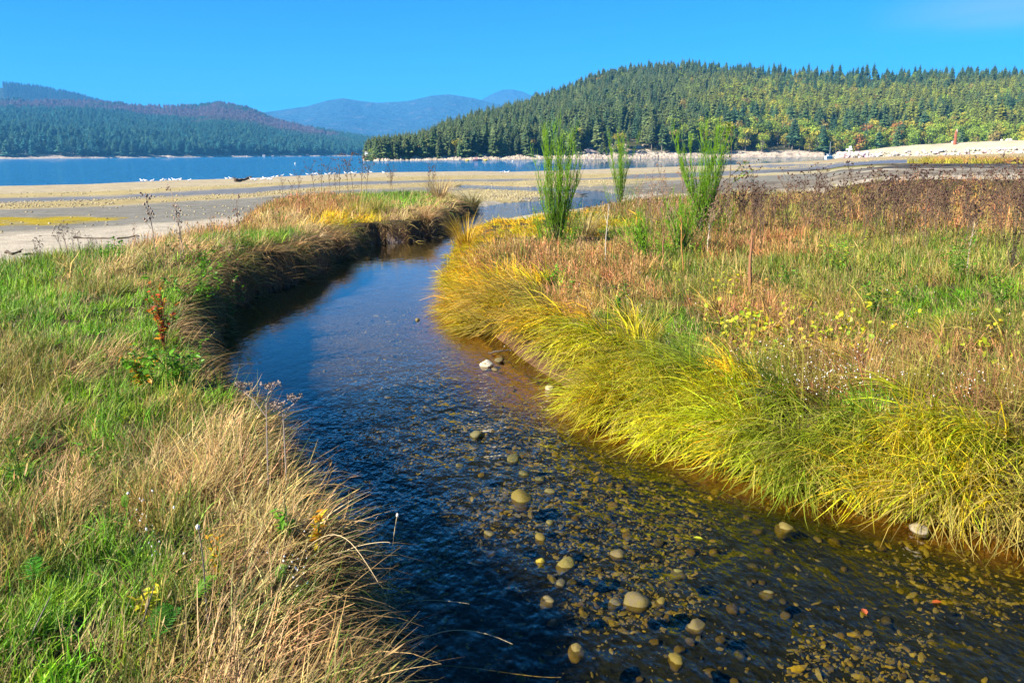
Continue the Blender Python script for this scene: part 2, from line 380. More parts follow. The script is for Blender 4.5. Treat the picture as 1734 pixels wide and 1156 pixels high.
Lw = resample(Lp, 220); Rw = resample(Rp, 220)
Lw = np.stack([np.interp(np.linspace(0, 1, 220), np.linspace(0, 1, 110), Ls[:, i]) for i in (0, 1)], 1); Rw = np.stack([np.interp(np.linspace(0, 1, 220), np.linspace(0, 1, 110), Rs[:, i]) for i in (0, 1)], 1)
# pair the banks by the way each lies across from the other
WP = (Lw[:, None, :]*(1-tt)[None, :, None] + Rw[:, None, :]*tt[None, :, None]).reshape(-1, 2)
rip = .06 + .9*np.exp(-((WP[:, 1]-8.6)/2.6)**2)*sstep(-3.5, -.5, WP[:, 0]) + .30*sstep(9, 5, WP[:, 1])*sstep(-1, 1.5, WP[:, 0]) + .25*sstep(11, 7, WP[:, 1]) + .6*sstep(30, 40, WP[:, 1])
rip = np.clip(rip*(.6+.8*fbm(WP[:, 0]*.8, WP[:, 1]*.8, 3, 90)), .05, 1)
me = mesh_np('stream_water', np.column_stack([WP, np.zeros(len(WP))]), grid_quads(220, 25), True, {'rip': np.repeat(rip[:, None], 3, 1)})
tag(link('stream', me, M_stream), 'clear shallow stream winding between grassy banks to the inlet', 'stream', kind='structure')
rs_ = np.r_[np.geomspace(40, 700, 60), np.geomspace(740, 9200, 14)]; as_ = np.linspace(-1.3, 1.3, 120)
Rg2, Ag2 = np.meshgrid(rs_, as_, indexing='ij'); SP = np.stack([Rg2*np.sin(Ag2), Rg2*np.cos(Ag2)], -1).reshape(-1, 2)
srip = np.clip(1.0-.85*sstep(-.12, .12, np.arctan2(SP[:, 0], SP[:, 1]))*sstep(90, 200, np.hypot(*SP.T)), .12, 1)*(.6+.8*fbm(SP[:, 0]*.01, SP[:, 1]*.02, 3, 92))
me = mesh_np('sea', np.column_stack([SP, np.full(len(SP), -.3)]), grid_quads(len(rs_), len(as_)), True, {'rip': np.repeat(srip[:, None], 3, 1)})
tag(link('sea', me, M_sea), 'blue rippled water of the inlet beyond the tidal flat', 'sea', kind='structure')

# ------------------------------------------------------------------ instancing of uncountable stuff
def proto_collection(name, meshes):
    c = bpy.data.collections.new(name)
    for i, me in enumerate(meshes):
        o = bpy.data.objects.new('%s.%03d' % (name, i), me); c.objects.link(o)
    return c
def scatter(name, coll, pts, rot, scl, idx, col, label, cat):
    n = len(pts); me = bpy.data.meshes.new(name); me.vertices.add(n)
    me.vertices.foreach_set('co', np.asarray(pts, np.float32).ravel())
    for nm, ty, key, arr in (('rot', 'FLOAT_VECTOR', 'vector', rot), ('scl', 'FLOAT_VECTOR', 'vector', scl), ('idx', 'INT', 'value', idx)):
        a = me.attributes.new(nm, ty, 'POINT'); a.data.foreach_set(key, np.asarray(arr, np.int32 if ty == 'INT' else np.float32).ravel())
    a = me.attributes.new('col', 'FLOAT_COLOR', 'POINT'); a.data.foreach_set('color', np.hstack([col, np.ones((n, 1))]).astype(np.float32).ravel())
    ng = bpy.data.node_groups.new(name, 'GeometryNodeTree')
    ng.interface.new_socket('Geometry', in_out='INPUT', socket_type='NodeSocketGeometry'); ng.interface.new_socket('Geometry', in_out='OUTPUT', socket_type='NodeSocketGeometry')
    N = ng.nodes; gi = N.new('NodeGroupInput'); go = N.new('NodeGroupOutput'); ip = N.new('GeometryNodeInstanceOnPoints')
    ci = N.new('GeometryNodeCollectionInfo'); ci.inputs['Collection'].default_value = coll; ci.inputs['Separate Children'].default_value = True; ci.inputs['Reset Children'].default_value = True
    def na(nm, ty):
        q = N.new('GeometryNodeInputNamedAttribute'); q.data_type = ty; q.inputs['Name'].default_value = nm; return q.outputs['Attribute']
    er = N.new('FunctionNodeEulerToRotation'); K = ng.links.new
    K(na('rot', 'FLOAT_VECTOR'), er.inputs[0]); K(er.outputs[0], ip.inputs['Rotation']); K(na('scl', 'FLOAT_VECTOR'), ip.inputs['Scale'])
    K(na('idx', 'INT'), ip.inputs['Instance Index']); ip.inputs['Pick Instance'].default_value = True
    K(gi.outputs[0], ip.inputs['Points']); K(ci.outputs[0], ip.inputs['Instance']); K(ip.outputs[0], go.inputs[0])
    o = bpy.data.objects.new(name, me); COL.objects.link(o)
    m = o.modifiers.new('scatter', 'NODES'); m.node_group = ng
    return tag(o, label, cat, kind='stuff')

# ------------------------------------------------------------------ hills
class Hill:
    """a slope between a shore line and a ridge line, both drawn on the map"""
    def __init__(s, px, sky_y, shore, ridge, tree, zshore=-2.5, p=.85, amp=.08, seed=0, foot_y=264):
        s.px = np.array(px, float); s.S = np.array([at_d(x_, foot_y, d)[:2] for x_, d in zip(px, shore)])
        R_ = np.array([at_d(x_, y_, d) for x_, y_, d in zip(px, sky_y, ridge)]); s.Rg = R_[:, :2]; s.zr = np.maximum(R_[:, 2]-tree, 2.0)
        s.zs = zshore; s.p = p; s.amp = amp; s.seed = seed; s.k = np.arange(len(px))
    def ev(s, u, t):
        """u in [0,1] along the shore, t: 0 shore, 1 ridge, beyond: the far side"""
        q = u*(len(s.px)-1); I = lambda A: np.interp(q, s.k, A)
        sx, sy = I(s.S[:, 0]), I(s.S[:, 1]); rx, ry = I(s.Rg[:, 0]), I(s.Rg[:, 1]); h = I(s.zr)
        x_ = sx+(rx-sx)*t; y_ = sy+(ry-sy)*t
        tc = np.clip(t, 0, 1); prof = tc**s.p*(1-.15*np.sin(tc*math.pi))
        back = np.clip(t-1, 0, None)*1.3
        sc = 6.0/(np.hypot(s.S[0]-s.Rg[0], 0).max()+np.abs(s.Rg-s.S).mean()*2)
        n = (fbm(x_*sc*1.5, y_*sc*1.5, 5, s.seed)-.5)*2
        z = s.zs + (h-s.zs)*np.clip(prof-back*back, 0, 1) + n*s.amp*h*np.sin(np.clip(tc, 0, 1)*math.pi)**.7 + n*s.amp*.25*h*(t > .9)
        z = np.where(t <= 0, s.zs-2+0*z, z)
        return np.column_stack([x_, y_, z])
    def mesh(s, name, n=160, m=70):
        u, t = np.meshgrid(np.linspace(0, 1, n), np.r_[-.02, np.linspace(0, 1.35, m-1)], indexing='ij')
        P = s.ev(u.ravel(), t.ravel()); P[:m, 2] = np.minimum(P[:m, 2], P[:m, 2]); return mesh_np(name, P, grid_quads(n, m)[:, ::-1], True)

def hill_mat(name, c1, c2, c3, scale, lo=None):
    s = NT(name); P_ = s.pos(); n = s.noise(scale, 6, P_, .6); n2 = s.noise(scale*4.7, 4, P_, .6)
    k = s.mixf(s.maprange(n.outputs[0], .42, .60, 0, 1), c1, c2); k = s.mixf(s.maprange(n2.outputs[0], .56, .66, 0, .8), k, c3)
    if lo:
        z = s.n('ShaderNodeSeparateXYZ', {0: P_}).outputs[2]
        k = s.mixf(s.maprange(z, lo[1]*.6, lo[1], 1, 0), k, lo[0])
    b = s.n('ShaderNodeBump', {'Strength': .8, 'Distance': .15/scale, 'Height': n2.outputs[0]}).outputs[0]
    return s.surf(s.n('ShaderNodeBsdfPrincipled', {'Base Color': k, 'Roughness': .95, 'Specular IOR Level': .1, 'Normal': b}).outputs[0])

HEAD = Hill([614, 640, 660, 700, 760, 820, 880, 950, 1010, 1060, 1120, 1200, 1300, 1400, 1500, 1600, 1734, 1950, 2200],
            [266, 262, 250, 219, 190, 176, 162, 141, 119, 104, 98, 101, 107, 108, 108, 112, 112, 113, 120],
            [455, 440, 440, 445, 452, 460, 468, 480, 492, 505, 520, 545, 575, 600, 605, 600, 590, 580, 580],
            [457, 450, 470, 540, 620, 700, 790, 880, 960, 1020, 1060, 1080, 1080, 1080, 1080, 1070, 1060, 1060, 1060], 17, p=.8, amp=.05, seed=101)
tag(link('headland_hill', HEAD.mesh('headland_hill', 220, 90), hill_mat('headland_soil', (.05, .05, .02), (.08, .07, .03), (.2, .18, .13), .02, ((.42, .36, .28), 4.5))),
    'steep hill of the wooded headland across the bay', 'hill', kind='structure')
LEFT_HILL = Hill([-500, -200, 0, 150, 250, 340, 372, 420, 470, 540, 620, 700, 770],
                 [160, 163, 166, 168, 176, 176, 171, 180, 202, 217, 231, 246, 266],
                 [1800, 1760, 1740, 1780, 1840, 1900, 1930, 1970, 2020, 2100, 2200, 2320, 2460],
                 [3600, 3600, 3600, 3500, 3450, 3400, 3400, 3350, 3300, 3200, 3100, 2950, 2600], 22, p=.75, amp=.10, seed=131)
tag(link('wooded_hill', LEFT_HILL.mesh('wooded_hill', 200, 80), hill_mat('wooded_hill_soil', (.03, .06, .045), (.05, .07, .05), (.11, .075, .07), .004, ((.36, .31, .25), 4.0))),
    'long wooded hill along the far shore of the inlet', 'hill', kind='structure')
BACK_HILL = Hill([-600, -250, 0, 60, 110, 150, 200, 260], [125, 133, 141, 147, 156, 166, 182, 215], [4000]*8, [5200]*8, 22, p=.8, amp=.05, seed=151)
tag(link('back_hill', BACK_HILL.mesh('back_hill', 90, 40), hill_mat('back_hill_forest', (.03, .045, .025), (.045, .06, .03), (.07, .065, .045), .004)),
    'darker hill rising behind the long wooded hill', 'hill', kind='structure')
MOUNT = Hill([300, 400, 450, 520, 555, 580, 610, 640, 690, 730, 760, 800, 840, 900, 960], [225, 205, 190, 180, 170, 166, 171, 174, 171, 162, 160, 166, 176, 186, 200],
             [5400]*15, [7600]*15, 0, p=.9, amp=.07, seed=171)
tag(link('mountain_range', MOUNT.mesh('mountain_range', 160, 60), hill_mat('mountain_forest_haze_tint', (.016, .045, .065), (.025, .055, .07), (.07, .07, .08), .0016)),  # forest colours carry painted haze blue besides the air volume
    'hazy blue mountain range at the end of the inlet', 'mountain', kind='structure')
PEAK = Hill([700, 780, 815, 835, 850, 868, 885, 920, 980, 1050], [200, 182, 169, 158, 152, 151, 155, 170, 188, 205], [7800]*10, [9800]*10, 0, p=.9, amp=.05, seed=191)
tag(link('far_mountain', PEAK.mesh('far_mountain', 120, 50), hill_mat('far_mountain_forest_haze_tint', (.016, .045, .065), (.025, .055, .07), (.03, .06, .07), .0016)),  # peak's own colours also tinted blue to imitate distance haze
    'palest blue peak showing behind the mountain range', 'mountain', kind='structure')

# pale rocky shoreline at the foot of the headland
def shore_strip(H, name, label, u0, u1, n, width, zt, mat, seed, back):
    u, v = np.meshgrid(np.linspace(u0, u1, n), np.linspace(-1, 1, 14), indexing='ij'); u = u.ravel(); v = v.ravel()
    P = H.ev(u, np.full_like(u, .001)); dirn = P[:, :2]/np.hypot(P[:, 0], P[:, 1])[:, None]
    ht = zt*(.35+1.1*fbm(u*60, u*0, 4, seed))
    off = v*width + 3*(fbm(u*90, v*2, 3, seed+3)-.5)
    Z = np.where(v < 0, -.9+(ht+.9)*(1+v)**.8, ht*(1+.6*v)) + 1.6*(fbm(u*420, v*4, 4, seed+1)-.5)*np.clip(1-abs(v)*.5, 0, 1)
    P[:, :2] += dirn*(off+back)[:, None]; P[:, 2] = Z
    o = link(name, mesh_np(name, P, grid_quads(n, 14)[:, ::-1], False), mat); return tag(o, label, 'shore', kind='structure')
M_shore = plain('pale_shore_rock', (.50, .40, .30), (.30, .24, .17), .25, .9, .6, .8)
shore_strip(HEAD, 'rocky_shore', 'pale rocky shoreline at the foot of the headland', .0, .72, 900, 9, 2.0, M_shore, 301, 4)
shore_strip(LEFT_HILL, 'far_shore', 'thin pale rocky shoreline below the long wooded hill', .12, .95, 700, 14, 3.0, M_shore, 311, 4)

# ------------------------------------------------------------------ trees
def conifer(seed, h=18, base=.18, wid=.17, dense=1.0, ragged=.4):
    r_ = np.random.default_rng(seed); t = MB(); lean = r_.normal(0, .012, 2)
    Pz = np.linspace(0, 1, 7); pts = np.column_stack([lean[0]*Pz*h, lean[1]*Pz*h, Pz*h])
    t.tube(pts, np.linspace(.018*h, .002*h, 7), 6)
    c = MB(); n = int(46*dense)
    for i in range(n):
        f = base+(1-base)*(i/(n-1))**.92; z = f*h
        rmax = wid*h*((1-f)/(1-base))**.75*(1+ragged*r_.normal(0, .35))+.012*h
        if f < base+.12: rmax *= .6
        nb = 5 if f < .85 else 4; a0 = r_.uniform(0, 6.28)
        for j in range(nb):
            if r_.random() < .14: continue
            a = a0+6.283*j/nb+r_.normal(0, .25); L_ = rmax*r_.uniform(.6, 1.2); dr_ = -L_*r_.uniform(.12, .45)+.05*L_
            d = np.array([math.cos(a), math.sin(a), 0]); sd = np.array([-d[1], d[0], 0]); wv = L_*r_.uniform(.26, .42)
            o = np.array([lean[0]*z, lean[1]*z, z]); m = o+d*L_*.55+np.array([0, 0, dr_*.35]); e = o+d*L_+np.array([0, 0, dr_])
            b = (r_.random(), f, r_.random())
            c.add([o, m+sd*wv+[0, 0, -.12*L_], e, m-sd*wv+[0, 0, -.12*L_], m+[0, 0, .10*L_]], [[0, 1, 4], [4, 1, 2], [0, 4, 3], [4, 2, 3]], b)
            if f < .9: c.add([o+d*L_*.35, m+sd*wv*.4+[0, 0, -.26*L_], e*.6+m*.4+[0, 0, -.3*L_]], [[0, 1, 2]], b)
    c.add([[lean[0]*h-.01*h, lean[1]*h, h*.97], [lean[0]*h+.01*h, lean[1]*h, h*.97], [lean[0]*h, lean[1]*h+.01*h, h*.97], [lean[0]*h, lean[1]*h, h*1.03]], [[0, 1, 3], [1, 2, 3], [2, 0, 3]], (.5, 1, .3))
    return t.mesh('trunk', [M_bark]), c.mesh('crown', [M_conifer])
def broadleaf(seed, h=12, bare=False):
    r_ = np.random.default_rng(seed); t = MB(); t.tube([[0, 0, 0], [.1, 0, h*.25], [.0, .2, h*.5], [.2, 0, h*.8]], [.025*h, .02*h, .014*h, .004*h], 6)
    c = MB(); lobes = []
    for i in range(9):
        a = r_.uniform(0, 6.28); q = r_.uniform(.0, .26)*h; z = h*r_.uniform(.3, .85); lobes.append((np.array([q*math.cos(a), q*math.sin(a), z]), h*r_.uniform(.12, .21)))
        t.tube([[0, 0, h*.3*r_.uniform(.6, 1.4)], lobes[-1][0]], [.008*h, .002*h], 4)
    for o, R_ in lobes:
        lb = r_.random()*.4
        for k in range(26 if bare else 62):
            d = r_.normal(0, 1, 3); d /= np.linalg.norm(d); p = o+d*R_*r_.uniform(.55, 1.1)*[1, 1, .85]
            n_ = d+r_.normal(0, .5, 3); a = np.cross(n_, [0, 0, 1.]); a /= np.linalg.norm(a)+1e-6; b = np.cross(n_, a); b /= np.linalg.norm(b)+1e-6
            s_ = h*r_.uniform(.018, .042); c.add([p-a*s_, p+b*s_*.8, p+a*s_, p-b*s_*.9], [[0, 1, 2, 3]], (lb+.6*r_.random(), .5, r_.random()))
    return t.mesh('trunk', [M_bark]), c.mesh('crown', [M_broad])
CON = [conifer(1, 18, .12, .20), conifer(2, 18, .28, .17, .8, .8), conifer(3, 18, .20, .23, 1.1, .6), conifer(4, 18, .38, .16, .7, 1.0), conifer(5, 18, .08, .24, 1.1, .5), conifer(6, 18, .3, .20, .8, .9)]
BRO = [broadleaf(11), broadleaf(12), broadleaf(13), broadleaf(14, bare=True)]
# one mesh each (trunk and crown together) for the woods that read as one mass
def joined(tc):
    t, c = tc; mb = MB()
    for me, mi in ((t, 0), (c, 1)):
        V = np.empty(len(me.vertices)*3, np.float32); me.vertices.foreach_get('co', V); B = np.empty(len(me.vertices)*4, np.float32); me.attributes['bl'].data.foreach_get('color', B)
        mb.add(V.reshape(-1, 3), [list(p.vertices) for p in me.polygons], B.reshape(-1, 4)[:, :3], mi)
    return mb.mesh('forest_tree', [M_bark, c.materials[0]])
TREES = proto_collection('forest_tree', [joined(q) for q in CON+BRO])

g = np.random.default_rng(5)
nT = 17000
u = g.uniform(.01, .93, nT); t = g.uniform(.012, 1.04, nT)**.95
pxu = np.interp(u*(len(HEAD.px)-1), HEAD.k, HEAD.px)
wlen = np.interp(pxu, [614, 700, 900, 1100, 2200], [.06, .35, .8, 1, 1])            # narrow tip: less ground, fewer trees
keep = g.random(nT) < wlen*.95; gp_ = HEAD.ev(u, t); keep &= ~((fbm(gp_[:, 0]*.025, gp_[:, 1]*.02, 3, 405) < .36) & (g.random(nT) < .75))
bare = (pxu > 925) & (pxu < 1135) & (t < .10+.05*np.sin(pxu*.05)); keep &= ~(bare & (g.random(nT) < .86))
u, t, pxu = u[keep], t[keep], pxu[keep]
P = HEAD.ev(u, t); P[:, 2] -= .3
cn = fbm(P[:, 0]*.012, P[:, 1]*.012, 4, 401); cn2 = fbm(P[:, 0]*.03, P[:, 1]*.03, 3, 402)
right = sstep(1080, 1250, pxu)
lowb = right*sstep(.16, .03, t)
isb = g.random(len(P)) < np.clip(lowb*.75 + right*.65*sstep(.38, .54, cn2)*sstep(1, .7, t) + .05, 0, .85)
dark = np.array([.065, .115, .036]); blue = np.array([.045, .10, .046]); yel = np.array([.24, .25, .025]); olive = np.array([.16, .18, .05])
wy = np.clip(right*sstep(.42, .58, cn+.10*np.exp(-((t-.45)/.3)**2))*sstep(.98, .75, t), 0, 1)[:, None]*g.uniform(.3, 1, (len(P), 1))
col = np.where(g.random((len(P), 1)) < .5, dark, blue)*(1-wy) + yel*wy
mid = (1-right)*g.random(len(P))*.7; col = col*(1-mid[:, None]) + olive*mid[:, None]
bc = np.array([[.25, .32, .03], [.19, .28, .03], [.36, .32, .035], [.26, .20, .05], [.36, .15, .04]])[g.choice(5, len(P), p=[.38, .32, .18, .09, .03])]
col = np.where(isb[:, None], bc, col)*g.uniform(.75, 1.25, (len(P), 1))
pick = np.where(isb, 6+g.integers(0, 4, len(P)), g.integers(0, 6, len(P)))
pick = np.where(~isb & (t > .6), g.choice([0, 2, 4], len(P)), pick)
sc_ = np.where(isb, g.uniform(.8, 1.35, len(P)), g.uniform(.32, 1.30, len(P))**.85)*np.interp(pxu, [614, 680, 800, 1100, 1400], [.55, .75, .9, 1.0, 1.05])
sc_ *= 1-.15*sstep(.5, 1, t)
rotz = g.uniform(0, 6.28, len(P))
# the trees that show largest: near the shore, seen over nothing else
vis = t + .02*g.random(len(P)) + np.where((pxu > 1745) | (pxu < 618), 9, 0)
oc = np.argsort(np.where(isb, 9, vis)); ob = np.argsort(np.where(isb, vis, 9))
ind_c = oc[:290]; ind_b = ob[:130]
rest = np.ones(len(P), bool); rest[ind_c] = False; rest[ind_b] = False
scatter('headland_forest', TREES, P[rest], np.column_stack([0*rotz, 0*rotz, rotz])[rest], np.repeat(sc_[:, None], 3, 1)[rest], pick[rest], col[rest], 'mixed conifer forest covering the headland hill up to its ridge', 'forest')
def put_tree(i, name, label, cat, group):
    e = link(name, None, loc=P[i], rz=float(rotz[i]), scale=float(sc_[i])); tag(e, label, cat, group)
    tr, cr = (CON+BRO)[int(pick[i])]
    link('trunk', tr, parent=e, col=(.2, .17, .14)); link('crown', cr, parent=e, col=col[i])
WHERE = [(700, 'at the narrow tip of the headland'), (780, 'on the headland left of the pink work boat'), (850, 'on the headland behind the pink work boat'), (925, 'on the headland left of the bare rock slope'), (1030, 'around the left half of the bare rock slope'), (1140, 'around the right half of the bare rock slope'), (1240, 'above the shore behind the leafy sapling'), (1330, 'above the cove right of the leafy sapling'), (1420, 'above the cove behind the sailboat'), (1500, 'behind the tip of the gravel spit'), (1580, 'behind the spit left of the red post'), (1660, 'behind the red post on the spit'), (9999, 'behind the spit right of the red post')]
def say(i):
    w = next(t_ for lim, t_ in WHERE if pxu[i] < lim); c = col[i]
    hue = 'rusty orange' if c[0] > c[1]*1.15 else ('yellow-green' if c[0] > c[1]*.88 else ('olive green' if c[0] > c[1]*.7 else ('bluish dark green' if c[2] > c[0] else 'dark green')))
    if isb[i]: sz_ = 'bushy' if sc_[i] > 1.05 else 'low bushy'
    else: sz_ = 'tall' if sc_[i] > .85 else ('slender' if pick[i] in (1, 3, 5) else 'short')
    return sz_, hue, w
for i in ind_c: a_, h_, w = say(i); put_tree(i, 'conifer_tree', '%s %s conifer %s' % (a_, h_, w), 'tree', '%s %s conifers %s' % (a_, h_, w))
for i in ind_b: a_, h_, w = say(i); put_tree(i, 'broadleaf_tree', '%s %s broadleaf tree %s' % (a_, h_, w), 'tree', '%s %s broadleaf trees %s' % (a_, h_, w))

# woods on the far shore
nL = 26000; u = g.uniform(.1, .995, nL); t = g.uniform(.004, 1.05, nL)**.9
P2 = LEFT_HILL.ev(u, t); P2[:, 2] -= .3
cn = fbm(P2[:, 0]*.003, P2[:, 1]*.002, 5, 411); cn2 = fbm(P2[:, 0]*.03, P2[:, 1]*.03, 3, 412)
red = sstep(.53, .60, cn)*sstep(.30, .6, t)
keep = g.random(nL) > red*.35
u, t, P2, cn2, red = u[keep], t[keep], P2[keep], cn2[keep], red[keep]
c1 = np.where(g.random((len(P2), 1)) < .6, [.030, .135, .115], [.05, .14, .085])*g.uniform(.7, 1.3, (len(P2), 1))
c1 = c1*(1-red[:, None]*.8) + np.array([.21, .11, .13])*red[:, None]*.8
pk = np.where(g.random(len(P2)) < .15+.3*red, 6+g.integers(0, 4, len(P2)), g.integers(0, 6, len(P2)))
sz = g.uniform(.6, 1.15, len(P2))*np.where(pk > 5, 1.2, 1); rz_ = g.uniform(0, 6.28, len(P2))
scatter('far_shore_forest', TREES, P2, np.column_stack([0*rz_, 0*rz_, rz_]), np.column_stack([sz*2.2, sz*2.2, sz*1.5]), pk, c1, 'dark forest covering the long hill across the inlet', 'forest')
nB = 5000; u = g.uniform(.3, .98, nB); t = g.uniform(.35, 1.03, nB); P3 = BACK_HILL.ev(u, t); rz_ = g.uniform(0, 6.28, nB)
scatter('back_hill_forest', TREES, P3, np.column_stack([0*rz_, 0*rz_, rz_]), np.repeat(g.uniform(1.6, 2.4, (nB, 1)), 3, 1), g.integers(0, 6, nB), np.tile([.03, .06, .045], (nB, 1))*g.uniform(.7, 1.3, (nB, 1)), 'dark forest on the hill behind the long wooded hill', 'forest')

# ------------------------------------------------------------------ grass tufts
def tuft(seed, n, ln, bend0, bend1, wid, spread, fan, segs=4, mat=None, floor=None, zoff=0, heads=0):
    """n blades leaning along +X; bend0/bend1 = tilt from upright at root and tip"""
    r_ = np.random.default_rng(seed); mb = MB()
    for i in range(n):
        th = r_.normal(0, fan); L_ = r_.uniform(*ln); b0 = r_.normal(*bend0); b1 = b0+r_.normal(*bend1)
        a = r_.uniform(0, 6.28); q = spread*math.sqrt(r_.random()); p = np.array([q*math.cos(a), q*math.sin(a), zoff]); w = wid*r_.uniform(.6, 1.3)
        wd_ = np.array([-math.sin(th), math.cos(th), 0])*1.0; tw = r_.normal(0, .5); pts = []; th_ = th
        for k_ in range(segs+1):
            f = k_/segs; ph = b0+(b1-b0)*f; d = np.array([math.sin(ph)*math.cos(th_), math.sin(ph)*math.sin(th_), math.cos(ph)])
            if k_: p = p+d*L_/segs
            if floor is not None and p[2] < floor: p = np.array([p[0], p[1], floor+.3*(floor-p[2])*0+r_.uniform(0, .02)])
            up = np.cross(d, wd_); ww = wd_*math.cos(tw)+up*math.sin(tw); hw = w*.5*(1-.85*f**1.6)
            pts += [p-ww*hw, p+ww*hw]; th_ += r_.normal(0, .10)
        fs = [[2*k_, 2*k_+1, 2*k_+3, 2*k_+2] for k_ in range(segs)]
        B = np.array([[0, k_/segs, 0] for k_ in range(segs+1) for _ in (0, 1)], float); B[:, 0] = r_.random(); B[:, 2] = r_.random()
        mb.add(pts, fs, B)
        if heads and r_.random() < heads:
            dd = np.asarray(pts[-1])-np.asarray(pts[-3]); dd = dd/(np.linalg.norm(dd)+1e-6)
            for hq in range(4):
                o = p-dd*.03*hq*L_*2; s_ = wid*1.5; rr_ = r_.normal(0, 1, 3)*s_; mb.add([o, o+rr_+dd*.05*L_, o+dd*.1*L_], [[0, 1, 2]], (r_.random(), 1, .95))
    return mb.mesh('grass_tuft', [mat])
KIND = {
 'hang':  dict(n=44, ln=(.22, .55), b0=(1.0, .3), b1=(1.4, .5), wid=.0075, spread=.14, fan=.6, mat='d', heads=0),  # blades per tuft, length, tilt at root, added bend, width, spread, fan
 'short': dict(n=34, ln=(.07, .22), b0=(.45, .35), b1=(.6, .4), wid=.0088, spread=.11, fan=.95, mat='g', heads=0),
 'mat':   dict(n=38, ln=(.16, .46), b0=(.95, .35), b1=(.55, .45), wid=.0068, spread=.15, fan=.6, mat='d', heads=.05),
 'sedge': dict(n=34, ln=(.45, .95), b0=(.45, .25), b1=(1.4, .4), wid=.013, spread=.08, fan=.28, mat='s', heads=0),
 'fine':  dict(n=30, ln=(.14, .40), b0=(.3, .3), b1=(.4, .4), wid=.0055, spread=.15, fan=1.6, mat='d', heads=.25),
 'farup': dict(n=30, ln=(.22, .52), b0=(.25, .25), b1=(.4, .4), wid=.012, spread=.24, fan=1.6, mat='d', heads=.2),
 'fargr': dict(n=30, ln=(.14, .38), b0=(.35, .28), b1=(.5, .4), wid=.014, spread=.22, fan=1.3, mat='g', heads=0),
 'farmat': dict(n=30, ln=(.3, .62), b0=(.55, .28), b1=(1.1, .4), wid=.012, spread=.22, fan=.6, mat='d', heads=0),
}
GM = {'g': veg_mat('grass_blades_bank', dry_from=.86, var=(.5, 1.5), where='GEOMETRY'), 'd': veg_mat('dry_grass_bank', dry=(.30, .19, .07), dry_from=.82, transl=.3, var=(.5, 1.5), where='GEOMETRY'),
      's': veg_mat('sedge_bank', dry=(.52, .40, .10), dry_from=.80, transl=.4, tip=.22, var=(.55, 1.45), where='GEOMETRY')}
def sward(name, T, mat, label):
    """every blade of one kind of grass, rooted on the ground; T rows: x, y, yaw, size, r, g, b, n blades, segs, width factor + kind dict"""
    Vs, Qs, Bs, Cs, n0 = [], [], [], [], 0
    for (X_, kd, segs, wf, dens) in T:
        nb = max(3, int(kd['n']*dens)); N = len(X_)*nb; R_ = np.repeat(X_, nb, 0)
        a = g.uniform(0, 6.283, N); q = kd['spread']*np.sqrt(g.random(N))*R_[:, 3]
        root = R_[:, :2]+np.column_stack([q*np.cos(a), q*np.sin(a)])
        hz, hd_, hi_ = fast(root); okb = ~hi_ & (hd_ > .05); root, R_, hz = root[okb], R_[okb], hz[okb]; N = len(root)
        th = R_[:, 2]+g.normal(0, kd['fan'], N); L_ = g.uniform(*kd['ln'], N)*R_[:, 3]; b0 = g.normal(*kd['b0'], N); b1 = g.normal(*kd['b1'], N); w = kd['wid']*wf*g.uniform(.6, 1.3, N); tw = g.normal(0, .5, N)
        P_ = np.column_stack([root, hz-.01]); wd_ = np.column_stack([-np.sin(th), np.cos(th), np.zeros(N)]); rows = []; rnd = g.random(N); rn2 = g.random(N); dth = g.normal(0, .12, N)
        for k_ in range(segs+1):
            f = k_/segs; ph = b0+b1*f; t_ = th+dth*k_; d = np.column_stack([np.sin(ph)*np.cos(t_), np.sin(ph)*np.sin(t_), np.cos(ph)])
            if k_:
                P_ = P_+d*(L_/segs)[:, None]
                P_[:, 2] = np.maximum(P_[:, 2], np.where(R_[:, 7] > .5, .01, hz+.012))
            up = np.cross(d, wd_); ww = wd_*np.cos(tw)[:, None]+up*np.sin(tw)[:, None]; hw = (w*.5*(1-.88*f**1.6))[:, None]
            rows += [P_-ww*hw, P_+ww*hw]
        Vv = np.stack(rows, 1).reshape(-1, 3); m = 2*(segs+1)
        q4 = np.array([[2*k_, 2*k_+1, 2*k_+3, 2*k_+2] for k_ in range(segs)])
        Qs.append((np.arange(N)[:, None, None]*m+q4[None]).reshape(-1, 4)+n0); Vs.append(Vv); n0 += len(Vv)
        al = np.tile(np.repeat(np.arange(segs+1)/segs, 2), N); Bs.append(np.column_stack([np.repeat(rnd, m), al, np.repeat(rn2, m)])); Cs.append(np.repeat(R_[:, 4:7], m, 0))
        if kd['heads']:
            hsel = g.random(N) < kd['heads']; o = P_[hsel]; M_ = len(o)
            if M_:
                hl = .05*wf**.5*g.uniform(.6, 1.3, M_); dd = d[hsel]; sd_ = wd_[hsel]*(kd['wid']*wf*1.1)[None] if False else wd_[hsel]*kd['wid']*wf*1.0
                Hv = np.stack([o-dd*hl[:, None]*.6, o+sd_, o+dd*hl[:, None], o-sd_], 1).reshape(-1, 3)
                Qs.append(np.arange(M_*4).reshape(-1, 4)+n0); Vs.append(Hv); n0 += len(Hv); Bs.append(np.column_stack([np.repeat(g.random(M_), 4), np.ones(M_*4), np.full(M_*4, .9)])); Cs.append(np.repeat(R_[hsel, 4:7], 4, 0))
    me = mesh_np(name, np.vstack(Vs), np.vstack(Qs), False, {'bl': np.vstack(Bs), 'col': np.vstack(Cs)})
    o = link(name, me, mat); tag(o, label, 'grass', kind='stuff'); return len(me.polygons)
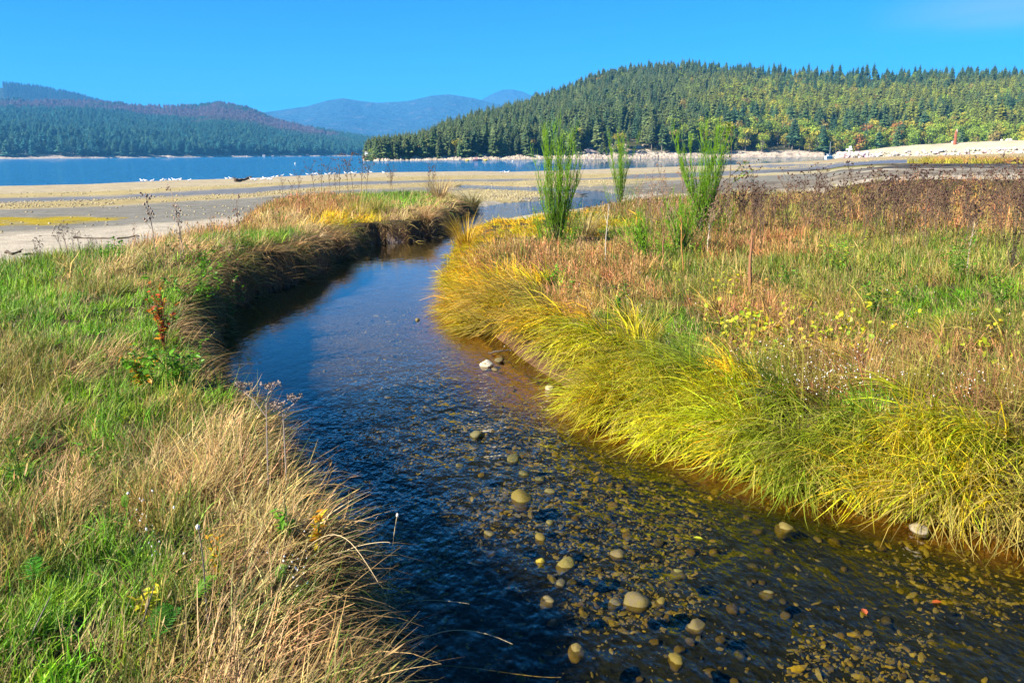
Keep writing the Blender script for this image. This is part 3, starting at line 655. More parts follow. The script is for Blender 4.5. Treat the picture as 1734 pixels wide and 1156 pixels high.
# what grows where: sample points along the banks (kinds: G green, T tan matted, O pinkish fine, Y yellow sedge, M mixed, D dry brown)
ZL = [(60, 540, 'G'), (150, 565, 'G'), (30, 480, 'G'), (110, 470, 'M'), (210, 520, 'M'), (270, 560, 'G'), (180, 740, 'G'), (340, 690, 'G'), (60, 1060, 'G'), (200, 960, 'G'), (240, 900, 'M'), (150, 1090, 'G'), (300, 1100, 'M'),
      (330, 480, 'G'), (470, 425, 'G'), (430, 450, 'M'), (380, 510, 'D'), (300, 630, 'G'), (240, 660, 'G'), (100, 780, 'M'), (30, 860, 'G'), (20, 960, 'M'), (120, 620, 'G'), (180, 605, 'G'), (100, 590, 'G'), (230, 570, 'G'), (200, 700, 'G'), (280, 720, 'G'), (60, 580, 'G'), (330, 735, 'M'), (30, 520, 'G'), (90, 510, 'G'),
      (230, 475, 'T'), (300, 445, 'T'), (50, 690, 'M'), (110, 690, 'G'), (20, 640, 'M'), (150, 660, 'T'), (20, 760, 'T'), (330, 790, 'T'), (400, 760, 'T'), (440, 860, 'T'), (300, 860, 'T'), (130, 860, 'T'), (60, 900, 'T'), (420, 950, 'T'), (540, 1030, 'T'), (460, 1090, 'T'), (660, 1130, 'T'), (350, 1010, 'T'), (600, 1090, 'T'), (230, 800, 'M'), (490, 960, 'T'), (560, 960, 'T'), (420, 1130, 'T'),
      (100, 440, 'M'), (200, 418, 'O'), (320, 402, 'O'), (400, 385, 'O'), (520, 405, 'T'), (570, 420, 'T'), (480, 440, 'T'), (450, 350, 'O'), (520, 345, 'O'), (470, 370, 'T'), (600, 375, 'Y'), (560, 360, 'O'), (640, 340, 'G'), (690, 345, 'G'), (660, 370, 'T'), (740, 350, 'T'), (780, 350, 'T'), (350, 430, 'G'), (180, 450, 'G')]
ZR = [(780, 410, 'Y'), (840, 470, 'Y'), (800, 520, 'Y'), (900, 540, 'Y'), (950, 580, 'Y'), (1060, 580, 'Y'), (1150, 690, 'Y'), (1300, 770, 'Y'), (1500, 780, 'Y'), (1420, 720, 'Y'), (1650, 780, 'T'), (1720, 850, 'S'), (1010, 640, 'Y'), (960, 640, 'T'), (1600, 720, 'Y'), (1240, 640, 'Y'), (1080, 620, 'Y'),
      (900, 420, 'O'), (960, 440, 'O'), (1060, 495, 'O'), (1000, 470, 'O'), (1240, 510, 'O'), (1280, 560, 'O'), (1180, 470, 'M'), (850, 390, 'Y'), (1000, 380, 'Y'), (960, 400, 'T'), (1040, 390, 'M'), (870, 500, 'O'), (950, 500, 'O'), (1110, 530, 'M'),
      (1150, 540, 'G'), (1150, 600, 'G'), (1100, 560, 'G'), (1350, 450, 'M'), (1400, 480, 'M'), (1500, 470, 'M'), (1600, 470, 'M'), (1650, 520, 'G'), (1700, 560, 'M'), (1400, 560, 'D'), (1500, 580, 'M'), (1400, 630, 'D'), (1350, 690, 'G'), (1480, 680, 'G'), (1700, 650, 'D'), (1600, 640, 'D'), (1300, 600, 'M'), (1450, 600, 'O'), (1550, 610, 'D'),
      (1300, 420, 'O'), (1250, 400, 'D'), (1400, 380, 'D'), (1500, 370, 'D'), (1600, 370, 'O'), (1700, 370, 'O'), (1350, 350, 'D'), (1100, 360, 'D'), (1150, 350, 'D'), (1550, 420, 'M'), (1450, 420, 'M'), (1700, 450, 'M')]
KINDS = 'GTOYMDS'
def zone(Pxy, Z):
    q = np.array([at(a_, b_, .6)[:2] for a_, b_, _ in Z]); ca_ = np.arctan2(q[:, 0], q[:, 1])*9; cr_ = np.log(np.hypot(*q.T))*4.2
    pa = np.arctan2(Pxy[:, 0], Pxy[:, 1])*9+1.0*(fbm(Pxy[:, 0]*1.1, Pxy[:, 1]*1.1, 3, 501)-.5); pr = np.log(np.hypot(*Pxy.T))*4.2+1.0*(fbm(Pxy[:, 0]*1.1, Pxy[:, 1]*1.1, 3, 502)-.5)
    d2 = (pa[:, None]-ca_)**2+(pr[:, None]-cr_)**2
    d2 = d2*np.exp(g.normal(0, .35, d2.shape)); i = d2.argmin(1)
    return np.array([KINDS.index(Z[j][2]) for j in range(len(Z))])[i]
HUE = {'G': [(.13, .28, .010), (.20, .34, .014), (.09, .19, .012)], 'T': [(.54, .37, .15), (.46, .29, .12), (.38, .29, .09)], 'O': [(.52, .27, .10), (.48, .20, .08), (.46, .30, .08)],
       'Y': [(.52, .46, .010), (.38, .42, .010), (.60, .44, .012)], 'M': [(.28, .28, .04), (.40, .28, .09), (.16, .24, .02)], 'D': [(.32, .16, .065), (.40, .22, .08), (.26, .25, .04)], 'S': [(.30, .27, .14), (.26, .26, .13), (.2, .22, .08)]}
def sample(side, r0, r1, dens, poly):
    a0, a1 = (-.80, .12) if side == 'L' else (-.16, .80)
    if r0 > 9: a0 = max(a0, -.66); a1 = min(a1, .66)
    n = int(dens*.5*(r1*r1-r0*r0)*(a1-a0)); rr_ = np.sqrt(g.uniform(r0*r0, r1*r1, n)); an = g.uniform(a0, a1, n)
    Q = np.column_stack([rr_*np.sin(an), rr_*np.cos(an)]); return Q[inside(Q, poly)]
rings = [(2.6, 6, 110, 4, 1.0, 1.0), (6, 10, 70, 4, 1.0, 1.0), (10, 16, 40, 3, 1.35, .85), (16, 26, 20, 2, 1.25, .85), (26, 50, 8, 2, 2.0, .7)]   # from, to, tufts per square metre, segments, width factor, blade share
acc = {}
for side, poly, Z in (('L', LEFT, ZL), ('R', RIGHT, ZR)):
    for r0, r1, dens, segs, wf, bs in rings:
        Q = sample(side, r0, r1, dens, poly)
        if not len(Q): continue
        z, m = heights(Q); d = m['d']; far = r0 >= 16
        ok = d > (.12 if side == 'L' else .12)
        if side == 'R': ok &= ~((d < .6) & (Q[:, 1] > 9.6) & (Q[:, 1] < 13.2))
        kz = zone(Q, Z); tow = m['near']-Q; tw_a = np.arctan2(tow[:, 1], tow[:, 0])
        edge = d < (.55 if side == 'L' else 1.15)
        land = m['dle'] if side == 'L' else m['dre']
        ok &= g.random(len(Q)) < np.clip(land/1.2+.25, 0, 1)
        hk = np.array([np.array(HUE[c]) for c in KINDS])
        cc = hk[kz, g.integers(0, 3, len(Q))]*(.6+.8*fbm(Q[:, 0]*1.7, Q[:, 1]*1.7, 3, 510)[:, None])*g.uniform(.65, 1.35, (len(Q), 1))*np.exp(g.normal(0, .10, (len(Q), 3)))
        yb = (kz == 3) & (np.hypot(*Q.T) > 12); cc[yb] *= np.array([1.12, .88, 1.0])
        # within each patch the sward is mixed: some green shoots among the dry, some straw among the green
        sw = g.random(len(Q)); mixg = (sw < .14) & np.isin(kz, [1, 2, 4, 5]); cc[mixg] = np.array([.13, .20, .02])*g.uniform(.7, 1.2, (mixg.sum(), 1))
        mixt = (sw > .86) & (kz == 0); cc[mixt] = np.array([.36, .28, .11])
        base_a = (.95 if side == 'L' else 2.6)
        yaw = np.where(edge, tw_a+g.normal(0, .22, len(Q))+1.8*(fbm(Q[:, 0]*1.3, Q[:, 1]*1.3, 2, 521)-.5), base_a+g.normal(0, .7, len(Q))+1.2*(fbm(Q[:, 0]*.7, Q[:, 1]*.7, 2, 520)-.5))
        def kind_of(c, e):
            if c == 'G': return 'fargr' if far else 'short'
            if c in 'TS': return 'farmat' if far else 'mat'
            if c == 'Y': return 'sedge' if not far else 'farmat'
            q = g.random()
            if c in 'OD' and not far: return 'fine' if q < .42 else ('mat' if q < .72 else ('short' if q < .92 else 'sedge'))
            if c in 'OD': return 'farup' if q < .55 else ('farmat' if q < .75 else 'fargr')
            if c == 'M': return 'fargr' if far else ('fine' if g.random() < .3 else ('mat' if g.random() < .5 else 'short'))
            return 'farup' if far else 'fine'
        kd = np.array([kind_of(KINDS[c], e) for c, e in zip(kz, edge)])
        if side == 'R' and not far:
            kd = np.where(edge & (kz != 6) & (kd != 'sedge'), 'sedge', kd); 
            q = (kd == 'sedge'); cc[q & (kz != 3)] = (cc*.5+np.array([.34, .34, .02])*.5)[q & (kz != 3)]
        if side == 'L': kd = np.where((d < (.9 if far else .42)) & (g.random(len(Q)) < .8), 'hang', kd); q = kd == 'hang'; cc[q] = (np.array([(.18, .11, .045), (.30, .19, .07), (.09, .12, .02)])[g.integers(0, 3, len(Q))]*g.uniform(.7, 1.2, (len(Q), 1)))[q]  # brown hanging blades, coloured darker to deepen the shade on the bank face
        if side == 'L' and not far: kd = np.where(edge & (kd == 'fine'), 'mat', kd)
        if far: kd = np.where(edge & (kd == 'fargr'), 'farmat', kd)
        s_ = g.uniform(.75, 1.25, len(Q)); s_ = np.where(kd == 'sedge', s_*np.where(edge, 1.0, .8), s_)
        if side == 'R': s_ = s_*np.where((np.hypot(*Q.T) > 21) & (d < 5), .55, 1.0)
        s_ = np.where((kd == 'hang') & far, s_*1.7, s_)
        # sedge away from the water is thinned, so the sward keeps its density and the clumps stand out
        ok &= ~((kd == 'sedge') & (g.random(len(Q)) < np.where(edge, .12, .42))); ok &= ~((kd == 'mat') & (g.random(len(Q)) < .30))
        for kk in set(kd):
            mm = ok & (kd == kk)
            if mm.any(): acc.setdefault((side, kk), []).append((np.column_stack([Q, yaw, s_, cc, edge.astype(float)])[mm], KIND[kk], segs, wf, bs))
LBL = {('L', 'hang'): ('hanging_grass', 'brown grass and roots hanging over the dark undercut left bank'), ('L', 'short'): ('green_grass', 'short lush green grass covering the left bank'), ('L', 'mat'): ('dry_grass', 'long matted tan grass hanging over the left bank'), ('L', 'sedge'): ('yellow_sedge', 'yellow sedge tufts on the left bank'),
       ('L', 'fine'): ('fine_dry_grass', 'fine upright dry grass on the left bank'), ('L', 'farup'): ('pinkish_grass', 'pinkish dry grass on the grassy point of the left bank'), ('L', 'fargr'): ('green_meadow_grass', 'green grass on the far end of the left bank'),
       ('L', 'farmat'): ('drooping_grass', 'drooping straw-coloured grass along the far left bank edge'), ('R', 'short'): ('green_grass', 'green grass patches in the right meadow'), ('R', 'mat'): ('dry_grass', 'matted tan grass in the right meadow'),
       ('R', 'sedge'): ('yellow_sedge', 'bright yellow sedge drooping over the right bank into the stream'), ('R', 'fine'): ('fine_dry_grass', 'fine reddish dry grass in the right meadow'), ('R', 'farup'): ('pinkish_grass', 'brownish pink upright grass at the far side of the right meadow'),
       ('R', 'fargr'): ('green_meadow_grass', 'green grass at the far side of the right meadow'), ('R', 'farmat'): ('drooping_grass', 'golden drooping grass at the bend of the right bank')}
ng_ = 0
for (side, kk), T in acc.items():
    nm, lb = LBL[(side, kk)]; ng_ += sward(nm, T, GM[KIND[kk]['mat']], lb)
print('grass quads', ng_)

# the orange salt-marsh patch beyond the black mud
n = 900; th_ = g.uniform(0, 6.28, n); q_ = np.sqrt(g.random(n)); c0 = (at(1760, 284)+at(1760, 308))/2; Qm = np.column_stack([c0[0]+q_*np.cos(th_)*11*(1+.3*np.sin(3*th_)), c0[1]+q_*np.sin(th_)*26*(1+.2*np.cos(4*th_))])
cm = np.where((q_ > .85)[:, None], [.40, .36, .04], np.array([(.55, .28, .07), (.50, .24, .08), (.46, .33, .06)])[g.integers(0, 3, n)])*g.uniform(.8, 1.2, (n, 1))
sward('marsh_grass', [(np.column_stack([Qm, g.uniform(0, 6.28, n), g.uniform(1.3, 2.2, n), cm, np.zeros(n)]), KIND['farup'], 2, 5.0, 1.0)], GM['d'], 'orange salt marsh grass beyond the black mud at the right')

# ------------------------------------------------------------------ stones
def gz_at(x_, y_): return float(fast(np.array([[x_, y_]], float))[0][0])
def ico(sub):
    import bmesh
    bm = bmesh.new(); bmesh.ops.create_icosphere(bm, subdivisions=sub, radius=1); V = np.array([v.co[:] for v in bm.verts]); Fa = [[v.index for v in f.verts] for f in bm.faces]; bm.free(); return V, Fa
ICO = {k: ico(k) for k in (1, 2, 3)}
def rock_mesh(seed, sub=2, flat=.62, rough=.22, mats=(), smooth=True):
    V, Fa = ICO[sub]; r_ = np.random.default_rng(seed); o = r_.uniform(0, 50, 3)
    n = fbm(V[:, 0]*1.1+o[0]+V[:, 2], V[:, 1]*1.1+o[1]-V[:, 2]*.7, 3, seed)-.5; n2 = fbm(V[:, 0]*3+o[2], V[:, 1]*3+V[:, 2]*2.1, 2, seed+4)-.5
    W_ = V*(1+rough*2*n+rough*.6*n2)[:, None]*np.array([1, r_.uniform(.7, .9), flat*r_.uniform(.85, 1.15)])
    for _ in range(5):
        d = r_.normal(0, 1, 3); d /= np.linalg.norm(d); k = W_@d; lim = .72*k.max(); W_ = W_-np.outer(np.clip(k-lim, 0, None)*.8, d)
    mb = MB(); mb.add(W_, Fa); return mb.mesh('rock', mats, smooth)
def stone_mat(name, rough, moss, wet=None):
    s = NT(name); c = s.n('ShaderNodeAttribute', attribute_type='INSTANCER', attribute_name='col').outputs['Color']; oc_ = s.n('ShaderNodeTexCoord').outputs['Object']
    n = s.noise(2.2, 5, oc_, .65); n2 = s.noise(14, 5, oc_, .7); nz_ = s.n('ShaderNodeSeparateXYZ', {0: s.n('ShaderNodeNewGeometry').outputs['Normal']}).outputs[2]
    k = s.mul(c, s.mixf(n2.outputs[0], (.6, .6, .6), (1.35, 1.3, 1.2)))
    k = s.mixf(s.math('MULTIPLY', s.maprange(n.outputs[0], .45, .62, 0, .8), s.maprange(nz_, -.2, .6, .2, 1)), k, moss)
    b = s.n('ShaderNodeBump', {'Strength': .45, 'Distance': .02, 'Height': n2.outputs[0]}).outputs[0]
    return s.surf(s.n('ShaderNodeBsdfPrincipled', {'Base Color': k, 'Roughness': rough, 'Specular IOR Level': .4, 'Normal': b}).outputs[0])
M_wet = stone_mat('mossy_stream_stone', .65, (.13, .10, .008)); M_peb = stone_mat('stream_pebble', .5, (.30, .22, .03)); M_white = stone_mat('pale_riprap_rock', .9, (.45, .38, .28))
ROCK = [rock_mesh(700+i, 3, .60, .36, [M_wet]) for i in range(7)]
def put_rock(px, py, wpx, sink, label, group=None, col=(.16, .13, .05), k=0, cat='stone', sub=False):
    p = at(px, py, .0); d = math.dist(p, (0, 0, EYE)); R_ = wpx/FPX*d/2*1.0
    z = gz_at(p[0], p[1]); zc = max(z+.15*R_, -(sink+.15)*R_) if not sub else min(z+.35*R_, -.7*R_)
    o = link('stone', ROCK[k % 7], loc=(p[0], p[1], zc), scale=(R_, R_, R_*1.05), col=col); o.rotation_euler = (random.uniform(-.2, .2), random.uniform(-.2, .2), random.uniform(0, 6))
    return tag(o, label, cat, group)
OCH = (.13, .095, .008); OLV = (.042, .042, .008); TAN_ = (.12, .092, .036); GRY = (.06, .052, .032)
named = [(882, 843, 44, .05, 'large squarish ochre boulder breaking the surface mid-stream', OCH), (1078, 1018, 46, .0, 'largest pale rounded stone standing out of the near riffle', TAN_), (1044, 1018, 28, .2, 'grey stone touching the left side of the largest pale stone', GRY),
         (1119, 1016, 24, .2, 'small ochre stone just right of the largest pale stone', OCH), (870, 777, 28, .0, 'olive stone farthest upstream in the mid-stream row of stones', OLV), (887, 802, 22, .1, 'round olive stone just above the squarish ochre boulder', OLV),
         (915, 811, 22, .1, 'dark olive stone up and right of the squarish ochre boulder', OLV), (933, 831, 22, .1, 'dark stone right beside the squarish ochre boulder', (.10, .09, .03)), (808, 737, 26, -.1, 'lone dark stone with a wake in the rippled water', (.11, .10, .04)),
         (778, 787, 18, .2, 'small flat olive stone in blue water left of the stone row', OLV), (876, 873, 18, .2, 'small grey stone just below the squarish ochre boulder', GRY), (829, 902, 24, .2, 'flat dark stone at the edge of the bank shadow', (.12, .10, .04)),
         (915, 909, 26, .15, 'bright ochre stone in the middle of the gravel riffle', OCH), (916, 949, 20, .1, 'upright yellow stone among the near riffle stones', (.34, .27, .02)), (957, 953, 38, .1, 'broad mossy boulder below the middle of the riffle', (.17, .14, .03)),
         (949, 986, 22, .1, 'narrow grey stone below the broad mossy boulder', GRY), (1046, 938, 28, .05, 'pale tan stone right of the broad mossy boulder', TAN_), (927, 1014, 30, .3, 'sunken brown stone left of the paired pale stones', (.15, .12, .05)),
         (1180, 1058, 32, .1, 'pale tan stone right of and below the largest pale stone', TAN_), (1145, 1115, 36, .2, 'golden stone near the bottom edge of the stream', OCH), (1147, 965, 32, .4, 'sunken mossy boulder at the right of the riffle', (.14, .13, .03)),
         (933, 883, 20, .2, 'small dark stone between the ochre boulder and the riffle', (.11, .10, .03)), (707, 542, 9, -.2, 'tiny lone stone standing in the calm blue water', (.2, .16, .06)), (825, 619, 24, -.3, 'pale grey stone at the tip of the mud bank', (.5, .46, .38)),
         (846, 612, 18, -.3, 'tan stone beside the pale grey stone on the mud bank', TAN_), (838, 626, 12, -.2, 'small brown stone in front of the two mud bank stones', (.15, .11, .06)), (930, 659, 16, -.3, 'pale stone half buried in the red mud', (.40, .34, .24)), (965, 676, 20, -.2, 'flat tan stone at the water edge below the red mud', TAN_),
         (975, 1098, 34, .3, 'brown stone below the sunken riffle stones', (.2, .15, .04)), (1330, 890, 34, .3, 'flat brown stone off the right bank sedge', (.17, .13, .03)), (1555, 896, 30, -.2, 'grey stone under the drooping sedge of the right bank', (.30, .25, .17)), (1300, 1000, 26, .4, 'sunken dark stone in the right half of the stream', (.12, .10, .03))]
for k, (a_, b_, w_, sk, lb, c_) in enumerate(named): put_rock(a_, b_, w_, sk, lb, None, c_, k)
NEAR = [(882, 843, 'the squarish ochre boulder'), (1078, 1018, 'the largest pale rounded stone'), (957, 953, 'the broad mossy boulder'), (1145, 1115, 'the golden stone at the bottom edge'), (1147, 965, 'the sunken mossy boulder'), (1330, 890, 'the flat stone off the right sedge'), (1300, 1000, 'the sunken dark stone in the right half'), (1467, 1040, 'the small red leaf'), (1578, 1020, 'the red fallen leaf'), (829, 902, 'the bank shadow edge'), (1190, 912, 'the floating yellow-green leaf'), (1180, 1058, 'the pale tan stone right of the largest')]
def small_label(a_, b_, k):
    w = min(NEAR, key=lambda q: (q[0]-a_)**2+(q[1]-b_)**2)[2]; nm, c_ = [('ochre', OCH), ('olive', OLV), ('tan', TAN_), ('grey', GRY), ('golden brown', (.20, .14, .02)), ('dark brown', (.10, .07, .02))][random.randrange(6)]
    return 'small %s stone under the water near %s' % (nm, w), 'small %s stones near %s' % (nm, w), c_
k = 0
for _ in range(600):
    a_ = random.uniform(640, 1700); b_ = random.uniform(790, 1150)
    p = at(a_, b_, 0); h_, m_ = heights(np.array([p[:2]]))
    if not m_['ins'][0] or m_['d'][0] < .35 or random.random() > (.25+.75*math.exp(-((a_-1050)/220)**2)) or a_ < 620+(b_-800)*.9: continue
    put_rock(a_, b_, random.uniform(9, 22), .35, *small_label(a_, b_, k), k, sub=True); k += 1
    if k >= 110: break
# loose gravel on the stream bed
PEB = proto_collection('pebble', [rock_mesh(750+i, 1, .42, .42, [M_peb], False) for i in range(6)])
n = 70000; rr_ = 3.2*np.exp(g.random(n)*math.log(17/3.2)); an = g.uniform(-.55, .75, n); Q = np.column_stack([rr_*np.sin(an), rr_*np.cos(an)])
z, m = heights(Q); pat = fbm(Q[:, 0]*.9, Q[:, 1]*.9, 4, 601)
ok = m['ins'] & (m['d'] > .25) & (g.random(n) < sstep(.44, .60, pat)*.9+.06); Q, z = Q[ok], z[ok]; n = len(Q)
pal = np.array([(.46, .38, .03), (.34, .28, .03), (.36, .31, .12), (.16, .15, .05), (.07, .07, .025), (.50, .38, .03), (.40, .36, .24)])
sz = np.clip(.012*np.exp(g.normal(0, .48, n)), .005, .05)*(1+.03*np.hypot(*Q.T))
scatter('stream_gravel', PEB, np.column_stack([Q, z+sz*.15]), np.column_stack([g.normal(0, .3, (n, 2)), g.uniform(0, 6.28, n)]), np.column_stack([sz*g.uniform(.8, 1.6, n), sz*g.uniform(.6, 1.1, n), sz*g.uniform(.5, 1.1, n)]), g.integers(0, 6, n), pal[g.integers(0, 7, n)]*g.uniform(.35, 1.1, (n, 1)), 'golden and brown gravel on the bed of the clear stream', 'gravel')
# cobble ridges on the tidal flat
M_cob = stone_mat('beach_cobble', .85, (.40, .32, .12)); COB = proto_collection('beach_cobble', [rock_mesh(770+i, 1, .6, .2, [M_cob]) for i in range(5)])
def band_pts(n, la, lb, a0, a1):
    an = g.uniform(a0, a1, n); r1 = np.interp(an, *polar_line(la)); r0 = np.interp(an, *polar_line(lb)); t_ = g.random(n); rr_ = r0+(r1-r0)*t_; return np.column_stack([rr_*np.sin(an), rr_*np.cos(an)])
gb = [at(px_, py_)[:2] for px_, py_ in [(g.normal(830, 45), g.normal(334, 5)) for _ in range(1500)]] + [at(px_, py_)[:2] for px_, py_ in [(g.normal(960, 60), g.normal(312, 3)) for _ in range(900)]]
Q = np.vstack([band_pts(2200, bands[2][0], bands[3][0], -.66, .1), band_pts(800, bands[0][0], bands[1][0], -.66, .3), band_pts(900, bands[3][0], bands[4][0], -.66, .2), band_pts(1800, bands[0][0], bands[1][0], .25, .66), np.array(gb)])
Q = Q[fbm(Q[:, 0]*.3, Q[:, 1]*.3, 3, 610) > .42]; z, m = heights(Q); ok = ~m['ins'] & ~m['lm'] & ~m['rm'] & (m['r'] < m['rw']*.99); Q, z = Q[ok], z[ok]; n = len(Q)
sz = g.uniform(.03, .085, n)*(1+.006*np.hypot(*Q.T))
scatter('beach_cobbles', COB, np.column_stack([Q, z]), np.column_stack([g.normal(0, .3, (n, 2)), g.uniform(0, 6.28, n)]), np.repeat(sz[:, None], 3, 1), g.integers(0, 5, n), np.array([(.34, .27, .14), (.28, .22, .12), (.40, .34, .22), (.16, .14, .10)])[g.integers(0, 4, n)]*g.uniform(.7, 1.1, (n, 1)), 'ridges of tan cobbles across the tidal flat', 'gravel')

# ------------------------------------------------------------------ riprap spit
sp_px = [1418, 1428, 1450, 1500, 1560, 1620, 1700, 1760, 1850, 2000]; sp_top = [266, 262, 257, 249.5, 245, 241.5, 238, 237, 236, 236]; sp_D = [352, 350, 348, 346, 343, 340, 335, 332, 328, 320]
u_ = np.linspace(0, 1, 160); kx = np.arange(len(sp_px)); q_ = u_*(len(sp_px)-1)
rows = []; prof = [(-3, -1.5, 0), (0, 0, .1), (3, 0, .32), (6, 0, .50), (10, 0, .78), (14, 0, .97), (17, 0, 1.0), (30, 0, 1.0), (45, -3, 0)]
for uu in q_:
    px_ = np.interp(uu, kx, sp_px); D = np.interp(uu, kx, sp_D); zt = at_d(px_, np.interp(uu, kx, sp_top), D+15)[2]; dr = ray(px_, 262)[:2]; dr = dr/np.hypot(*dr); zb = max(gz_at(*(dr*D)), -.4)
    for off, z0, f in prof: rows.append([*(dr*(D+off)), z0 if f == 0 else zb-.3+(zt-zb+.3)*f])
rows = np.array(rows); rows[:, 2] += .5*(fbm(rows[:, 0]*.25, rows[:, 1]*.25, 4, 620)-.5)
spit = link('gravel_spit', mesh_np('gravel_spit', rows, grid_quads(160, len(prof))[:, ::-1], True), plain('pale_gravel', (.42, .36, .24), (.34, .28, .18), .15, .95, .8, 1.2))
tag(spit, 'pale gravel embankment with white riprap at its foot behind the mudflat', 'embankment')
BOUL = [rock_mesh(790+i, 1, .75, .3, [M_white], False) for i in range(5)]
for i in range(290):
    uu = random.random()**1.1*(len(sp_px)-1.6)+.05; row = i % 3; px_ = np.interp(uu, kx, sp_px); D = np.interp(uu, kx, sp_D)-1.5+row*2.0+random.uniform(-.8, .8); dr = ray(px_, 262)[:2]; dr = dr/np.hypot(*dr); zb = max(gz_at(*(dr*(D-row*1.5))), -.3)
    s_ = random.uniform(.4, .95)*(1.3 if px_ < 1470 else 1); o = link('boulder', BOUL[i % 5], parent=spit, loc=(*(dr*D), zb+row*.75+.3*s_), scale=(s_*1.15, s_, s_), col=[c*random.uniform(.75, 1.15) for c in (.48, .44, .40)]); o.rotation_euler = (random.uniform(-.4, .4), random.uniform(-.4, .4), random.uniform(0, 6))
for i in range(5):
    uu = random.uniform(3.5, 7.8); px_ = np.interp(uu, kx, sp_px); D = np.interp(uu, kx, sp_D)+18; p = at_d(px_, np.interp(uu, kx, sp_top), D)
    o = link('boulder', BOUL[i % 5], parent=spit, loc=(p[0], p[1], p[2]+.1), scale=random.uniform(.5, 1.3), col=(.62, .55, .46)); o.rotation_euler = (0, 0, i)
def M_flat(name, c, rough=.6): return plain(name, c, tuple(v*.8 for v in c), 3, rough)
M_red = plain('weathered_red_wood', (.30, .07, .03), (.22, .10, .06), 2, .9); M_wht = M_flat('white_paint', (.75, .75, .72)); M_drk = M_flat('dark_wood', (.09, .065, .045), .9); M_yel = M_flat('yellow_plastic', (.70, .48, .05)); M_roof = M_flat('roof_metal', (.25, .22, .22)); M_pink = M_flat('faded_pink_paint', (.55, .30, .28)); M_mt = M_flat('grey_metal', (.4, .4, .4)); M_glass = plain('dark_window_glass', (.03, .04, .05), None, 3, .1)
p = at_d(1617, 242, 352); mb = MB(); hh_ = 5.0
mb.tube([[0, 0, -1], [0, 0, .6], [.05, 0, 1.8], [0, 0, 2.2], [.04, .02, 3.4], [0, 0, 3.7], [.1, 0, 4.5], [.18, 0, 5.0]], [.62, .58, .50, .58, .46, .52, .36, .16], 9)
post = link('wooden_post', mb.mesh('wooden_post', [M_red]), loc=p); tag(post, 'rust-red carved wooden post on top of the gravel embankment', 'post')
mb = MB(); mb.tube([[.15, -.05, 3.4], [.16, -.05, 4.4], [.2, -.05, 5.05]], [.42, .40, .14], 8); link('bleached_top', mb.mesh('bleached_top', [M_white]), parent=post, col=(.45, .38, .32))
p = at_d(1437, 264, 352); mb = MB(); mb.tube([[0, 0, 0], [0, 0, 3.6]], [.28, .2], 7); mk_ = link('beacon', mb.mesh('beacon', [M_wht]), loc=(p[0], p[1], .6)); tag(mk_, 'white beacon post with a crosspiece at the tip of the spit', 'beacon')
mb = MB(); mb.box((0, 0, 3.1), (2.4, .3, .6)); mb.box((.4, 0, 3.9), (.9, .3, 1.0)); link('board', mb.mesh('board', [M_wht]), parent=mk_)

# ------------------------------------------------------------------ boats, floats, cabins
def hull(L_, B_, Hh, mat):
    mb = MB(); st = []; n = 9
    for i in range(n):
        f = i/(n-1); x_ = (f-.5)*L_; w = B_/2*(1-(max(0, f-.45)/.55)**2.2)*(.85+.15*min(1, f*4)); sh = Hh*(1+.25*f*f)
        st += [[x_, -w, sh], [x_, -w*.75, .15*Hh], [x_, 0, -.25*Hh], [x_, w*.75, .15*Hh], [x_, w, sh]]
    fs = [[i*5+j, i*5+j+1, (i+1)*5+j+1, (i+1)*5+j] for i in range(n-1) for j in range(4)] + [[i*5+4, i*5, (i+1)*5, (i+1)*5+4] for i in range(n-1)] + [[0, 1, 2, 3, 4]]
    mb.add(st, fs); return mb.mesh('hull', [mat])
p = at_d(1404, 264, 455); e = link('sailboat', None, loc=(p[0], p[1], -.25), rz=.6); tag(e, 'white sailboat with bare mast moored off the tip of the spit', 'sailboat')
link('hull', hull(6, 2, .9, M_wht), parent=e); mb = MB(); mb.box((-.3, 0, 1.15), (2.2, 1.2, .6), taper=.85); link('cabin', mb.mesh('cabin', [M_wht]), parent=e)
mb = MB(); mb.tube([[.4, 0, .8], [.4, 0, 8.2]], [.11, .07], 6); link('mast', mb.mesh('mast', [M_mt]), parent=e); mb = MB(); mb.tube([[.4, 0, 1.9], [-2.4, 0, 1.95]], [.14, .12], 6); link('boom', mb.mesh('boom', [M_wht]), parent=e)
p = at_d(808, 269, 395); e = link('work_boat', None, loc=(p[0], p[1], -.25), rz=.15); tag(e, 'small faded pink work boat moored below the rocky headland', 'boat')
link('hull', hull(4.6, 1.7, .7, M_pink), parent=e); mb = MB(); mb.box((-.5, 0, 1.15), (1.5, 1.2, 1.0), taper=.9); link('cabin', mb.mesh('cabin', [M_pink]), parent=e); mb = MB(); mb.tube([[-.2, 0, 1.5], [-.2, 0, 3.4]], [.08, .05], 6); link('mast', mb.mesh('mast', [M_drk]), parent=e)
for px_, lb in ((791, 'yellow float left of the pink work boat'), (822, 'yellow float right of the pink work boat')):
    p = at_d(px_, 270, 390); mb = MB(); mb.tube([[-.9, 0, 0], [-.8, 0, .3], [.8, 0, .3], [.9, 0, 0]], [.15, .38, .38, .15], 10); o = link('float', mb.mesh('float', [M_yel], True), loc=(p[0], p[1], -.25)); tag(o, lb, 'float')
